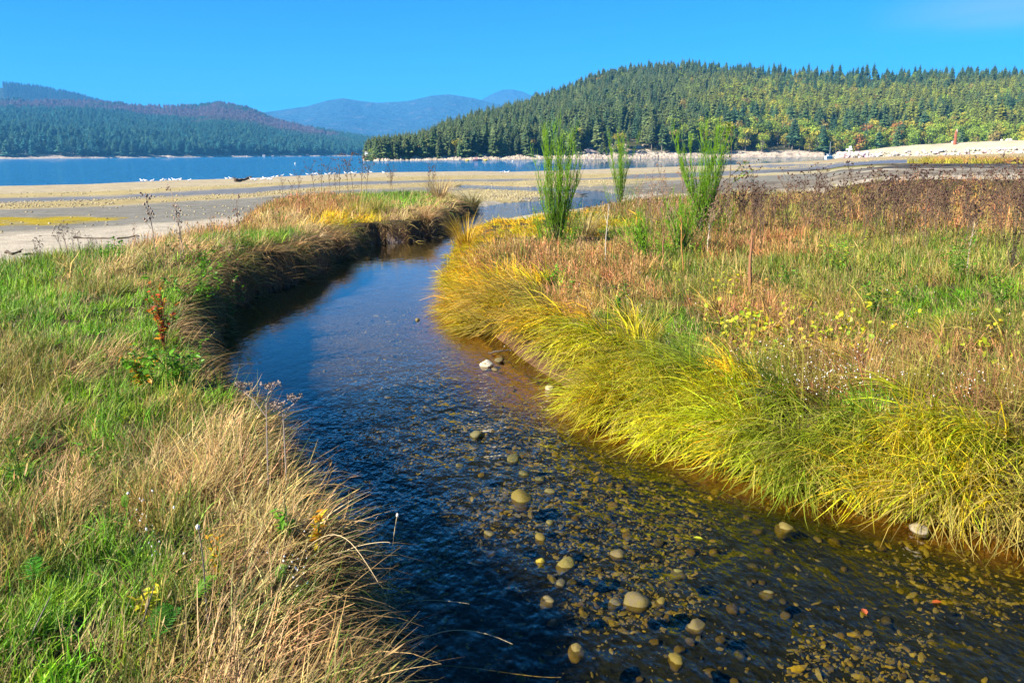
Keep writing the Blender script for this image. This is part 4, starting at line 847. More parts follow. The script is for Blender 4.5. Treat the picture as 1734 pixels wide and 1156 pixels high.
for px_, py_, lb in ((500, 278, 'lone white mooring buoy on the open water'), (868, 274, 'small white mooring buoy in front of the rocky headland')):
    p = at(px_, py_, -.3); mb = MB(); mb.add(ICO[2][0]*[.32, .32, .3], ICO[2][1]); o = link('buoy', mb.mesh('buoy', [M_wht], True), loc=(p[0], p[1], -.12)); tag(o, lb, 'buoy')
    mb = MB(); mb.tube([[0, 0, .2], [0, 0, .7]], [.05, .05], 6); link('mooring_ring', mb.mesh('mooring_ring', [M_mt]), parent=o)
def cabin(px_, py_, D, w, lb, wall):
    p = at_d(px_, py_, D); e = link('cabin', None, loc=p, rz=random.uniform(-.3, .3)); tag(e, lb, 'cabin')
    mb = MB(); mb.box((0, 0, w*.2), (w, w*.7, w*.75)); link('wall', mb.mesh('wall', [wall]), parent=e)
    mb = MB(); z0 = w*.575; a_, b_ = w*.58, w*.42; mb.add([[-a_, -b_, z0], [a_, -b_, z0], [a_, b_, z0], [-a_, b_, z0], [-a_, 0, z0+w*.32], [a_, 0, z0+w*.32]], [[0, 1, 5, 4], [2, 3, 4, 5], [1, 2, 5], [3, 0, 4], [3, 2, 1, 0]]); link('roof', mb.mesh('roof', [M_roof]), parent=e)
    for s_ in (-1, 1): mb = MB(); mb.box((s_*w*.25, -w*.352, w*.28), (w*.22, .08, w*.24)); link('window', mb.mesh('window', [M_glass]), parent=e)
for a in ((447, 266, 1960, 5.5, 'small white cabin farthest left on the far shore', M_wht), (462, 266.5, 1975, 5, 'grey cabin right of the leftmost white cabin', M_mt), (520, 266, 2075, 7, 'pinkish cabin with a dark roof on the far shore', M_pink), (534, 266.3, 2085, 5, 'white cabin right beside the pinkish far shore cabin', M_wht),
          (623, 263.5, 448, 2.6, 'tiny white hut at the very tip of the headland', M_wht), (638, 258, 452, 3.0, 'white hut in the trees just above the headland tip', M_wht)): cabin(*a)

# ------------------------------------------------------------------ gulls and driftwood on the flat
M_gull = plain('white_feathers', (.80, .80, .78), (.7, .7, .7), 6, .8)
def gull_mesh(seed):
    r_ = random.Random(seed); mb = MB(); up = r_.uniform(.0, .05)
    mb.tube([[-.30, 0, .22], [-.22, 0, .235], [-.10, 0, .25], [.02, 0, .255], [.12, 0, .28], [.17, 0, .33+up], [.20, 0, .38+up], [.245, 0, .385+up], [.30, 0, .375+up]], [.012, .045, .085, .095, .075, .045, .05, .035, .006], 8)
    return mb.mesh('gull', [M_gull], True)
GULL = [gull_mesh(i) for i in range(3)]; mb = MB()
for s_ in (-1, 1): mb.add([[.10, s_*.06, .31], [-.05, s_*.10, .30], [-.34, s_*.02, .25], [-.12, s_*.095, .22], [.06, s_*.095, .23]], [[0, 1, 4], [1, 3, 4], [1, 2, 3]])
WING = mb.mesh('folded_wings', [M_flat('grey_feathers', (.42, .43, .45))]); mb = MB()
for s_ in (-1, 1): mb.tube([[0, s_*.035, 0], [0, s_*.035, .2]], .009, 4)
GLEG = mb.mesh('legs', [M_flat('pinkish_legs', (.45, .3, .25))])
gp = [(240, 309), (247, 309), (258, 309.5), (274, 308.5), (281, 308.5), (288, 308), (295, 308), (301, 308), (306, 307.5), (321, 309), (384, 305), (391, 305), (427, 308.5), (433, 309), (444, 308), (449, 307), (455, 308), (459, 309), (462, 303.5), (470, 302), (478, 300.5), (494, 299), (521, 297.5), (528, 297.5), (534, 297), (539, 297), (552, 297.5), (558, 297), (566, 296.5), (585, 296), (592, 295.5), (597, 295.5), (602, 295), (613, 295.5), (624, 295), (628, 294.5), (650, 296), (849, 295.5), (856, 295), (860, 295)]
def side_lab(a_):
    return ('white gull standing at the water edge of the left flat', 'gulls at the left water edge') if a_ < 400 else (('white gull in the long flock along the sandbar edge', 'gulls along the sandbar') if a_ < 700 else ('white gull standing on the sandbar below the headland', 'gulls on the middle sandbar'))
for i, (a_, b_) in enumerate(gp):
    p = at(a_, b_, -.2); p[2] = gz_at(p[0], p[1]); lb, gr = side_lab(a_)
    p[2] = max(p[2], -.32)
    o = link('gull', GULL[i % 3], loc=p, rz=random.choice([0, 3.14])+random.uniform(-.7, .7), scale=random.uniform(.9, 1.15)); tag(o, lb, 'gull', gr); link('folded_wings', WING, parent=o); link('legs', GLEG, parent=o)
def wood(pts, r0, r1, lb, name='driftwood', br=()):
    mb = MB(); Q_ = []
    for a_, b_, up in pts: p = at(a_, b_, .1); Q_.append([p[0], p[1], gz_at(p[0], p[1])+up])
    o0 = np.array(Q_[0]); Q_ = np.array(Q_)-o0; Q_ = np.array([Q_[0]*(1-t_)+Q_[-1]*t_ if len(Q_) == 2 else [np.interp(t_, np.linspace(0, 1, len(Q_)), Q_[:, i]) for i in range(3)] for t_ in np.linspace(0, 1, 9)])
    Q_[:, 2] += g.normal(0, r0*.3, 9); mb.tube(Q_, np.linspace(r0, r1, 9)*g.uniform(.8, 1.2, 9), 7)
    o = link(name, mb.mesh(name, [M_drk]), loc=o0); tag(o, lb, 'driftwood')
    for k_, (i, v) in enumerate(br): mb = MB(); mb.tube([Q_[i], Q_[i]+np.array(v)*.6, Q_[i]+np.array(v)], [r1*1.1, r1*.8, r1*.3], 5); link('branch', mb.mesh('branch', [M_drk]), parent=o)
wood([(398, 305, .25), (410, 304.5, .2), (424, 303.5, .45)], .22, .12, 'dark drift log with raised ends at the water edge', br=[(1, (-.5, 0, .35)), (7, (.5, 0, .2))])
wood([(10, 430, .05), (22, 433, .03), (36, 431, .08)], .05, .03, 'short curved dark stick on the sand at the left', br=[(6, (.15, .1, .1))])
wood([(40, 434, .02), (55, 432, .03), (70, 433, .02)], .03, .015, 'thin dark stick lying right of the curved stick on sand')
wood([(125, 404, .03), (160, 405, .03), (190, 406, .03)], .035, .02, 'long thin driftwood stick on the sand by the bank'); wood([(198, 406, .03), (212, 405.5, .03), (236, 402, .04)], .04, .02, 'bent driftwood stick right of the long thin one', br=[(5, (.3, .1, .1))])
wood([(1640, 291, .2), (1652, 289.5, .3), (1668, 290, .15)], .35, .2, 'dark stump lying on the black mud at the right', 'stump', br=[(4, (-.4, 0, .7))])
wood([(827, 588, .05), (845, 590, .06), (866, 589, .10)], .018, .01, 'pale bleached stick on the mud under the right bank')

# pale outcrops on the bare slope of the headland
OUT = [rock_mesh(820+i, 2, .8, .4, [M_white], False) for i in range(4)]
for i in range(46):
    px_ = random.uniform(925, 1135); uu = np.interp(px_, HEAD.px, HEAD.k)/(len(HEAD.px)-1); tt_ = random.uniform(.012, .085)*(1-.4*abs(px_-1030)/110); q = HEAD.ev(np.array([uu]), np.array([tt_]))[0]; s_ = random.uniform(1.4, 3.6)
    o = link('rock_outcrop', OUT[i % 4], loc=q-[0, 0, .5], scale=(s_*1.7, s_, s_*.6), col=[c*random.uniform(.7, 1.1) for c in (.30, .25, .19)]); o.rotation_euler = (random.uniform(-.3, .3), random.uniform(-.3, .3), random.uniform(0, 6))
    tag(o, 'pale rock outcrop on the %s half of the bare headland slope' % ('left' if px_ < 1030 else 'right'), 'rock', 'outcrops on the %s half of the bare slope' % ('left' if px_ < 1030 else 'right'))

# ------------------------------------------------------------------ shrubs, saplings, stalks
def base_at(px, py, zg=.55):
    p = at(px, py, zg)
    for _ in range(3): p = at(px, py, gz_at(p[0], p[1]))
    return p, math.dist(p, (0, 0, EYE))/FPX                      # ground point and metres per picture pixel there
def leaf_quad(mb, o, d, n_, L_, w, b, cup=.15):
    d = d/np.linalg.norm(d); s_ = np.cross(d, n_); s_ = s_/(np.linalg.norm(s_)+1e-6); u_2 = np.cross(s_, d)
    mb.add([o, o+d*L_*.3-s_*w*.42+u_2*cup*w, o+d*L_*.7-s_*w*.4+u_2*cup*w, o+d*L_, o+d*L_*.7+s_*w*.4+u_2*cup*w, o+d*L_*.3+s_*w*.42+u_2*cup*w, o+d*L_*.5], [[0, 1, 6], [1, 2, 6], [2, 3, 6], [3, 4, 6], [4, 5, 6], [5, 0, 6]], b)
def broom(px, py, hpx, wpx, label, n=60, lean=(0, 0), seed=0, dark=.35):
    p, mpp = base_at(px, py); H_ = hpx*mpp*1.2; Wd = wpx*mpp; n = int(n*1.5); r_ = np.random.default_rng(seed)
    e = link('broom_shrub', None, loc=p); tag(e, label, 'shrub', 'broom shrubs in the right meadow'); wd_, tw = MB(), MB()
    for i in range(max(15, n//6)):
        a = r_.uniform(0, 6.28); q = math.sqrt(r_.random())*Wd*.5; hh = H_*(.5+.5*r_.random()**.7)*(1-.15*q/Wd); bend = r_.normal(0, .05)
        tip = np.array([q*math.cos(a)+lean[0]*hh*.6, q*math.sin(a)+lean[1]*hh*.6, hh]); z_ = np.linspace(0, 1, 7)
        sp_ = np.column_stack([tip[0]*z_**(.8+.5*r_.random())+bend*np.sin(z_*5), tip[1]*z_**1.1+bend*np.cos(z_*4), hh*z_])
        wd_.tube(sp_[:4], [.016, .013, .010, .008], 4, (r_.random(), .5, .3)); tw.tube(sp_[3:], [.008, .007, .005, .002], 3, (r_.random(), .5, r_.random()), cap=False)
        for k_ in range(int(9+12*hh)):
            f = r_.uniform(.18, .96); o = np.array([np.interp(f, z_, sp_[:, c_]) for c_ in range(3)]); a2 = r_.uniform(0, 6.28); L_ = H_*r_.uniform(.06, .20)*(1.15-.6*f); sp2 = r_.uniform(.12, .55)
            d = np.array([math.cos(a2)*sp2, math.sin(a2)*sp2, 1]); d /= np.linalg.norm(d); e_ = o+d*L_+np.array([math.cos(a2), math.sin(a2), 0])*L_*-.08
            tw.tube([o, (o+e_)/2+np.array([math.cos(a2), math.sin(a2), 0])*L_*.06, e_], [.0055, .0045, .0015], 3, (r_.random(), .5, r_.random()), cap=False)
            if f < .7:
                for _ in range(2): leaf_quad(tw, o+(e_-o)*r_.uniform(.2, .9), d+r_.normal(0, .5, 3), r_.normal(0, 1, 3), .05, .016, (r_.random(), .5, .2))
    for i in range(n//2):                       # short leafy shoots round the foot
        a = r_.uniform(0, 6.28); q = Wd*.35*math.sqrt(r_.random()); o = np.array([q*math.cos(a), q*math.sin(a), 0]); L_ = H_*r_.uniform(.15, .38); e_ = o+np.array([math.cos(a)*L_*.35, math.sin(a)*L_*.35, L_]); tw.tube([o, (o+e_)/2, e_], [.007, .006, .002], 3, (r_.random()*.5, .5, r_.random()), cap=False)
        for _ in range(4): leaf_quad(tw, o+(e_-o)*r_.uniform(.3, 1), r_.normal(0, 1, 3)+[0, 0, .6], r_.normal(0, 1, 3), .07, .022, (r_.random()*.6, .5, .2))
    link('woody_stems', wd_.mesh('woody_stems', [M_stalk]), parent=e, col=(.09, .10, .03)); link('green_twigs', tw.mesh('green_twigs', [M_green_stem]), parent=e, col=(.15, .30, .012))
    return e
broom(945, 418, 184, 92, 'tall bright green broom shrub nearest the stream bend', 120, seed=1)
broom(1052, 350, 112, 62, 'slender green broom shrub behind the pale dead stalk', 70, seed=2)
broom(1185, 405, 172, 112, 'broad green broom shrub beside the leafy sapling', 120, seed=3)
broom(1095, 448, 84, 66, 'low green broom shrub leaning to the left in the meadow', 80, (-.55, .1), seed=4)
broom(1150, 436, 100, 96, 'dark green broom shrub in front of the broad one', 80, (.1, 0), seed=5)
def sapling(px, py, hpx, label):
    p, mpp = base_at(px, py); H_ = hpx*mpp; r_ = np.random.default_rng(33); e = link('sapling', None, loc=p); tag(e, label, 'sapling')
    st, lf = MB(), MB(); Zs = np.linspace(0, 1, 9); sp_ = np.column_stack([.10*np.sin(Zs*3), .06*np.sin(Zs*5), Zs*H_]); st.tube(sp_, np.linspace(.022, .005, 9), 6)
    for i in range(11):
        f = r_.uniform(.35, .98); o = np.array([np.interp(f*H_, sp_[:, 2], sp_[:, k_]) for k_ in range(3)]); a = r_.uniform(0, 6.28); L_ = (1.1-f)*H_*.36+.12; t_ = o+np.array([math.cos(a)*L_, math.sin(a)*L_, L_*.55]); st.tube([o, (o+t_)/2+[0, 0, .03], t_], [.008, .006, .003], 4)
        for k_ in range(13):
            q = o+(t_-o)*r_.uniform(.25, 1.05); d = r_.normal(0, 1, 3); d[2] = abs(d[2])*.5; leaf_quad(lf, q, d, np.array([0, 0, 1.])+r_.normal(0, .5, 3), r_.uniform(.07, .12), r_.uniform(.05, .085), (r_.random(), .5, r_.random()))
    link('stem', st.mesh('stem', [M_stalk]), parent=e, col=(.13, .10, .05)); link('leaves', lf.mesh('leaves', [M_leaf]), parent=e, col=(.15, .24, .015))
sapling(1228, 372, 148, 'young alder sapling with loose light green leaves')
def dead_stalk(seed, h=1.0, spread=.5, heads=14, flat=False):
    r_ = np.random.default_rng(seed); st, hd = MB(), MB(); b = r_.normal(0, .05, 2); top = np.array([b[0], b[1], h]); st.tube([[0, 0, -.03], [b[0]*.3, b[1]*.3, h*.5], top], [.007, .006, .003], 4)
    for i in range(heads):
        f = r_.uniform(.45, 1) if not flat else r_.uniform(.7, .95); o = np.array([b[0]*f, b[1]*f, h*f]); a = r_.uniform(0, 6.28); L_ = h*.28*spread*r_.uniform(.4, 1.2)
        t_ = o+np.array([math.cos(a)*L_*.6, math.sin(a)*L_*.6, L_ if not flat else (h*1.02-o[2])]); st.tube([o, t_], [.004, .002], 3, cap=False)
        for k_ in range(3):
            c = t_+r_.normal(0, .018*h, 3); s_ = r_.uniform(.010, .020)*h; hd.add(np.array([[1, 0, 0], [-1, 0, 0], [0, 1, 0], [0, -1, 0], [0, 0, 1.3], [0, 0, -1]])*s_+c, [[0, 2, 4], [2, 1, 4], [1, 3, 4], [3, 0, 4], [2, 0, 5], [1, 2, 5], [3, 1, 5], [0, 3, 5]], (r_.random(), .5, r_.random()*.9))
    return st.mesh('dead_stalk', [M_stalk]), hd.mesh('seed_heads', [M_stalk])
STK = [dead_stalk(40+i, 1.0, .9, 13) for i in range(5)]; STK2 = [dead_stalk(60+i, 1.0, .35, 9) for i in range(3)]
def put_stalk(px, py, hpx, label, group, v, cs, ch, name='dead_stalk', lean=.08):
    p, mpp = base_at(px, py); h = hpx*mpp; m_ = v; o = link(name, m_[0], loc=p, rz=random.uniform(0, 6), scale=(h*1.0, h*1.0, h), col=cs); o.rotation_euler = (random.gauss(0, lean), random.gauss(0, lean), random.uniform(0, 6)); tag(o, label, 'dead plant', group); link('seed_heads', m_[1], parent=o, col=ch); return o
rs = random.Random(8); k = 0
while k < 235:
    a_ = rs.uniform(1215, 1745); b_ = rs.triangular(352, 450, 372); hh_ = rs.triangular(26, 92, 50)*(b_-262)/110*.9
    if float(fbm(np.array([a_*.018]), np.array([b_*.03]), 2, 77)[0]) < .40: continue
    dk = rs.random()
    zn = next(t_ for l_, t_ in ((1300, 'by the thick broken stalk'), (1390, 'left of the spit tip'), (1480, 'below the spit tip'), (1570, 'in front of the black mud'), (1650, 'in line with the red post'), (9999, 'near the dark leafy bush')) if a_ < l_); hz_ = 'tall' if hh_ > 66 else ('short' if hh_ < 54 else 'middling'); rw_ = 'back' if b_ < 372 else ('middle' if b_ < 400 else 'front')
    put_stalk(a_, b_, min(hh_, 92), '%s dark weed stalk in the %s row %s' % (hz_, rw_, zn), '%s %s row weed stalks %s' % (hz_, rw_, zn), STK[k % 5], (.13, .085, .05), (.045+.10*dk*dk, .022+.055*dk*dk, .018+.03*dk*dk)); k += 1
for k in range(30):
    xa = rs.uniform(1075, 1260); ya = rs.uniform(352, 430); zn = 'left of the broad broom' if xa < 1140 else ('around the broad broom' if xa < 1200 else 'right of the leafy sapling'); rw_ = 'back' if ya < 378 else ('middle' if ya < 404 else 'front')
    put_stalk(xa, ya, rs.uniform(45, 75), 'pale brown dead weed stalk in the %s row %s' % (rw_, zn), 'pale %s row stalks %s' % (rw_, zn), STK[k % 5], (.26, .18, .11), (.25, .15, .09))
for a_, b_, h_ in ((480, 347, 38), (505, 343, 42), (535, 340, 52), (545, 338, 45), (560, 340, 55), (575, 337, 52), (590, 336, 58), (600, 337, 60), (612, 336, 62), (620, 338, 56), (660, 338, 46), (668, 336, 42), (722, 337, 50), (735, 336, 42), (495, 345, 30), (570, 341, 44)):
    put_stalk(a_, b_, h_, 'dark dead weed stalk on the grassy point of the left bank', 'weed stalks on the left grassy point', STK[int(a_) % 5], (.12, .08, .05), (.10, .055, .04))
for a_, b_, h_ in ((108, 444, 46), (118, 446, 52), (128, 445, 44), (138, 442, 40), (150, 446, 34), (60, 458, 36), (72, 456, 42), (158, 440, 30)):
    put_stalk(a_, b_, h_, 'dark-headed weed stalk at the edge of grass and sand', 'weed stalks by the sand edge', STK[int(a_) % 5], (.10, .07, .05), (.06, .04, .035))
for a_, b_, h_, c_, lb in ((266, 450, 112, (.28, .20, .15), 'tallest bare forked stalk at the left sand edge'), (313, 445, 108, (.34, .24, .17), 'pale bare stalk right of the tallest forked one'), (307, 448, 70, (.34, .24, .17), 'short bare stalk beside the pale bare stalk'), (362, 430, 60, (.35, .24, .16), 'thin bare stalk halfway to the grassy point'), (409, 425, 80, (.20, .12, .08), 'dark bare stalk next to the grassy point'), (388, 420, 45, (.3, .2, .14), 'short thin stalk left of the dark bare stalk'), (231, 440, 52, (.3, .21, .15), 'slender reddish stalk over the sand')):
    put_stalk(a_, b_, h_, lb, None, STK2[int(a_) % 3], c_, c_, lean=.03)
def pole_stalk(px, py, hpx, wpx, label, col, lean):
    p, mpp = base_at(px, py); h = hpx*mpp; mb = MB(); z_ = np.linspace(0, 1, 8); mb.tube(np.column_stack([lean*z_*h+.012*np.sin(z_*9), .01*np.cos(z_*7), z_*h-.05]), np.linspace(1, .45, 8)*wpx*mpp/2, 6, (.5, .5, .3))
    o = link('bare_stalk', mb.mesh('bare_stalk', [M_stalk]), loc=p, col=col); tag(o, label, 'dead plant')
    for k_ in range(3):
        f = .55+.15*k_; a = random.uniform(0, 6); mb = MB(); q = np.array([lean*f*h, 0, f*h]); mb.tube([q, q+np.array([math.cos(a)*.12, math.sin(a)*.12, .2])*h*.6], [wpx*mpp*.25, wpx*mpp*.1], 4); link('side_twig', mb.mesh('side_twig', [M_stalk]), parent=o, col=col)
pole_stalk(1023, 464, 120, 2.4, 'straight whitish dead stalk standing alone in the meadow', (.45, .38, .29), .04); pole_stalk(1268, 500, 112, 7, 'thick reddish brown broken stalk right of the brooms', (.28, .13, .06), -.01); pole_stalk(1157, 464, 100, 3, 'orange-brown dead stalk between the two front brooms', (.38, .18, .05), -.08); pole_stalk(1122, 455, 80, 3, 'reddish dead stalk left of the orange-brown one', (.25, .12, .06), 0.0); pole_stalk(1634, 470, 85, 1.5, 'pale dead stalk standing in the far right grass', (.38, .3, .22), .04); pole_stalk(1197, 440, 60, 3, 'short pale stalk at the foot of the broad broom', (.5, .4, .28), .02)

# tussocks that stand apart on the left point and along the right bank
def tussock(px, py, hpx, label, col, drop, n=170, wpx=None, seed=0, mat=None, lean=0.0):
    p, mpp = base_at(px, py); h = hpx*mpp; rad_ = (wpx or hpx)*mpp*.22; r_ = np.random.default_rng(seed); mb = MB()
    for i in range(n):
        a = r_.uniform(0, 6.28); q = rad_*math.sqrt(r_.random()); b0 = r_.uniform(.05, .5); b1 = b0+drop*r_.uniform(.5, 1.2); L_ = h*r_.uniform(.8, 1.5); w = max(.008, mpp*1.1)*r_.uniform(.7, 1.2); q0 = np.array([q*math.cos(a), q*math.sin(a), -.03]); wv = np.array([-math.sin(a), math.cos(a), 0])*w/2; pts = []
        for k_ in range(6):
            f = k_/5; ph = b0+(b1-b0)*f
            if k_: q0 = q0+np.array([math.sin(ph)*math.cos(a)+lean*f*.5, math.sin(ph)*math.sin(a), math.cos(ph)])*L_/5
            q0[2] = max(q0[2], -.35); ww = wv*(1-.85*f); pts += [q0-ww, q0+ww]
        B = np.array([[0, k_/5, 0] for k_ in range(6) for _ in (0, 1)], float); B[:, 0] = r_.random(); B[:, 2] = r_.random(); mb.add(pts, [[2*k_, 2*k_+1, 2*k_+3, 2*k_+2] for k_ in range(5)], B)
    o = link('grass_tussock', mb.mesh('grass_tussock', [mat or M_dry]), loc=p, col=col); return tag(o, label, 'grass tussock')
for i, a_ in enumerate([(690, 408, 36, 'round pale straw tussock at the foot of the left point', (.48, .34, .15), 1.6, 240, 60), (800, 352, 34, 'green-brown tussock at the very end of the left point', (.22, .20, .05), 1.7, 220, 40), (756, 362, 36, 'brown shaggy tussock hanging over dark earth on the point', (.30, .18, .07), 1.9, 220, 44), (720, 375, 36, 'reddish tussock overhanging the stream left of the brown one', (.38, .22, .09), 1.9, 220, 50), (606, 395, 62, 'tall upright yellow-green tussock at the inner bend', (.40, .34, .06), .7, 260, 44), (655, 388, 44, 'olive tussock drooping beside the straw tussock', (.25, .23, .06), 1.7, 220, 52), (745, 340, 40, 'feathery tan tussock on top of the point', (.50, .36, .16), .8, 180, 36), (640, 365, 40, 'green tussock on the middle of the point', (.24, .27, .04), 1.2, 200, 50),
                           (560, 440, 56, 'combed reddish tussock falling over the left bank', (.42, .24, .09), 2.0, 260, 90), (500, 455, 56, 'dark shaggy tussock above the black undercut bank', (.30, .20, .09), 2.0, 260, 90), (1080, 600, 66, 'bright yellow upright sedge clump on the right bank', (.55, .42, .015), .9, 260, 90), (1170, 620, 60, 'soft green grass clump behind the yellow sedge', (.22, .30, .03), 1.2, 300, 100), (1160, 700, 70, 'arching yellow-green sedge clump midway along the right bank', (.45, .42, .015), 1.8, 300, 110), (1330, 790, 90, 'big arching sedge clump above the riffle', (.46, .42, .02), 1.9, 340, 120), (1500, 770, 100, 'largest golden sedge clump of the right bank', (.55, .42, .02), 1.9, 380, 140), (1700, 840, 110, 'grey-green fine tussock at the right edge', (.30, .29, .14), 1.7, 420, 110), (990, 400, 48, 'tan bushy grass clump right of the tall broom', (.42, .33, .12), 1.0, 260, 70), (790, 420, 50, 'orange-yellow sedge clump at the stream bend', (.60, .38, .02), .8, 240, 60)]):
    px_, py_, hp, lb, cc_, dr_, n_, wp = a_; tussock(px_, py_, hp, lb, cc_, dr_, n_, wp, 300+i, M_sedge if 'sedge' in lb else (M_grass if 'green' in lb else M_dry))

# ------------------------------------------------------------------ leafy plants
def herb(px, py, hpx, wpx, label, cols, n, leaf=.05, seed=0, stemcol=(.12, .16, .03), narrow=.6, name='leafy_plant', up=.5):
    p, mpp = base_at(px, py, .65); H_ = hpx*mpp*1.35+.08; Wd = wpx*mpp; r_ = np.random.default_rng(seed); e = link(name, None, loc=p); tag(e, label, 'plant'); st = MB(); lfs = [MB() for _ in cols]
    for i in range(max(4, n//14)):
        a = r_.uniform(0, 6.28); q = Wd*.5*r_.uniform(.2, 1); t_ = np.array([q*math.cos(a), q*math.sin(a), H_*r_.uniform(.55, 1.05)]); st.tube([[0, 0, -.02], t_*[.35, .35, .6], t_], [.005, .004, .002], 4)
        for k_ in range(14):
            f = r_.uniform(.3, 1.03); o = t_*[f**1.5, f**1.5, f]; d = np.array([r_.normal(), r_.normal(), r_.normal()*.4+.15]); leaf_quad(lfs[r_.integers(len(cols))], o, d, np.array([0, 0, 1.])+r_.normal(0, .35, 3), leaf*r_.uniform(.6, 1.3), leaf*narrow*r_.uniform(.7, 1.2), (r_.random(), .5, r_.random()))
    link('stems', st.mesh('stems', [M_stalk]), parent=e, col=stemcol)
    for lf, c_ in zip(lfs, cols):
        if lf.n: link('leaves', lf.mesh('leaves', [M_leaf]), parent=e, col=c_)
GR1, GR2, YE, ORG, RED = (.12, .30, .015), (.09, .22, .012), (.60, .48, .015), (.58, .26, .02), (.42, .07, .02)
herb(942, 492, 28, 46, 'bright green leafy plant in the reddish grass by the bend', [GR1], 110, .07, 1); herb(965, 505, 18, 34, 'small green leafy plant just right of the brightest one', [GR1], 60, .06, 2); herb(1045, 540, 26, 44, 'green leafy plant above the yellow sedge clump', [GR1, GR2], 90, .06, 3); herb(960, 432, 22, 34, 'small green leaves at the foot of the tall broom', [GR1], 60, .08, 4)
herb(1528, 518, 42, 60, 'bright green ferny plant in the middle of the right meadow', [GR1, GR2], 140, .06, 5, narrow=.35); herb(1690, 535, 52, 80, 'wide green leafy plant near the right edge', [GR1, GR2], 180, .06, 6, narrow=.4); herb(1335, 500, 34, 44, 'green leafy plant below the dark weed stalks', [GR2, GR1], 90, .06, 7); herb(1712, 462, 70, 70, 'dark leafy bush at the right edge of the meadow', [(.045, .06, .02), (.09, .06, .03)], 190, .06, 8, stemcol=(.06, .04, .03))
herb(280, 600, 92, 60, 'rose sprig with red and orange autumn leaves on the left bank', [RED, ORG, GR1], 170, .07, 9, stemcol=(.25, .08, .04)); herb(250, 668, 42, 90, 'green leafy plant under the red-leaved rose sprig', [GR1, GR1, ORG], 220, .065, 10); herb(345, 612, 40, 34, 'sprig with yellow leaves at the edge of the black undercut', [YE, ORG, GR1], 70, .065, 11); herb(390, 560, 60, 60, 'dark trailing plant over the black undercut', [GR2, (.2, .08, .03)], 200, .07, 12); herb(330, 560, 40, 70, 'green trailing leaves above the undercut bank', [GR1, GR2], 240, .07, 13)
herb(540, 930, 30, 34, 'sprig of orange-yellow leaves leaning over the water', [ORG, YE], 16, .055, 14, narrow=.5); herb(487, 918, 26, 30, 'light green leaf sprig left of the orange one', [GR1], 18, .055, 15); herb(255, 1058, 34, 44, 'sprig of pale yellow leaves low in the near grass', [YE, (.45, .5, .03)], 18, .055, 16); herb(372, 985, 50, 30, 'thin sprig of golden leaves in the tan grass', [ORG, YE], 20, .03, 17); herb(170, 812, 30, 70, 'green broad leaves in the left grass', [GR1], 60, .05, 18); herb(40, 830, 50, 80, 'dark green feathery plant at the left edge', [GR2], 90, .05, 19, narrow=.3)
herb(470, 440, 34, 60, 'bright green leafy patch along the left bank top', [GR1], 120, .08, 20); herb(200, 455, 32, 70, 'green leafy weeds at the sand edge', [GR1, GR2], 120, .08, 21); herb(340, 470, 30, 80, 'green weeds on the left bank behind the rose sprig', [GR1, GR2], 120, .07, 22)
def frond_mesh(seed, L_=.35):
    r_ = np.random.default_rng(seed); mb = MB(); ps = []
    for i in range(19):
        f = i/18; ps.append(np.array([L_*f*.75, 0, L_*(.75*f-.5*f*f)]))
    mb.tube(ps, np.linspace(.003, .001, 19), 3, cap=False)
    for i in range(2, 18):
        f = i/18; w = L_*.24*math.sin(math.pi*min(1, f*1.15+.05))**.7+.006
        for s_ in (-1, 1): leaf_quad(mb, ps[i], np.array([.45, s_, .1+r_.normal(0, .1)]), np.array([0, 0, 1.]), w, L_*.032, (r_.random(), .5, r_.random()*.8))
    return mb.mesh('frond', [M_leaf])
FRD = [frond_mesh(i) for i in range(3)]
def fern(px, py, n, label, col, sc=1.0, az=None, spread=1.2, up=.3):
    p, mpp = base_at(px, py, .7); e = link('fern', None, loc=p+[0, 0, .08]); tag(e, label, 'fern')
    for i in range(n):
        o = link('frond', FRD[i % 3], parent=e, col=[c*random.uniform(.8, 1.2) for c in col], scale=.6*sc*random.uniform(.8, 1.15)); o.rotation_euler = (random.gauss(0, .2), -up+random.gauss(0, .2), (az if az is not None else 0)+(random.uniform(-spread, spread) if n > 1 else 0))
fern(560, 1015, 2, 'upright green fern frond at the near bank edge', (.13, .28, .015), 1.0, .9, .2, .6); fern(275, 1105, 6, 'dark green feathery fern low in the near grass', (.06, .20, .015), 1.0, .8, 2.2); fern(330, 1040, 2, 'single broad green frond right of the yellow leaves', (.10, .25, .012), 1.1, .5, .3); fern(213, 880, 3, 'small upright green frond in the tan grass', (.12, .28, .02), .7, 1.2, .4, .8); fern(60, 1010, 5, 'green feathery leaves at the lower left edge', (.08, .26, .015), 1.0, 1.0, 1.5); fern(470, 1010, 3, 'small green fronds below the white seed fluff', (.12, .24, .02), .7, 1.0, .5, .6); fern(60, 780, 4, 'dark fern among the grass at the left edge', (.06, .18, .015), 1.0, 1.0, 1.5)
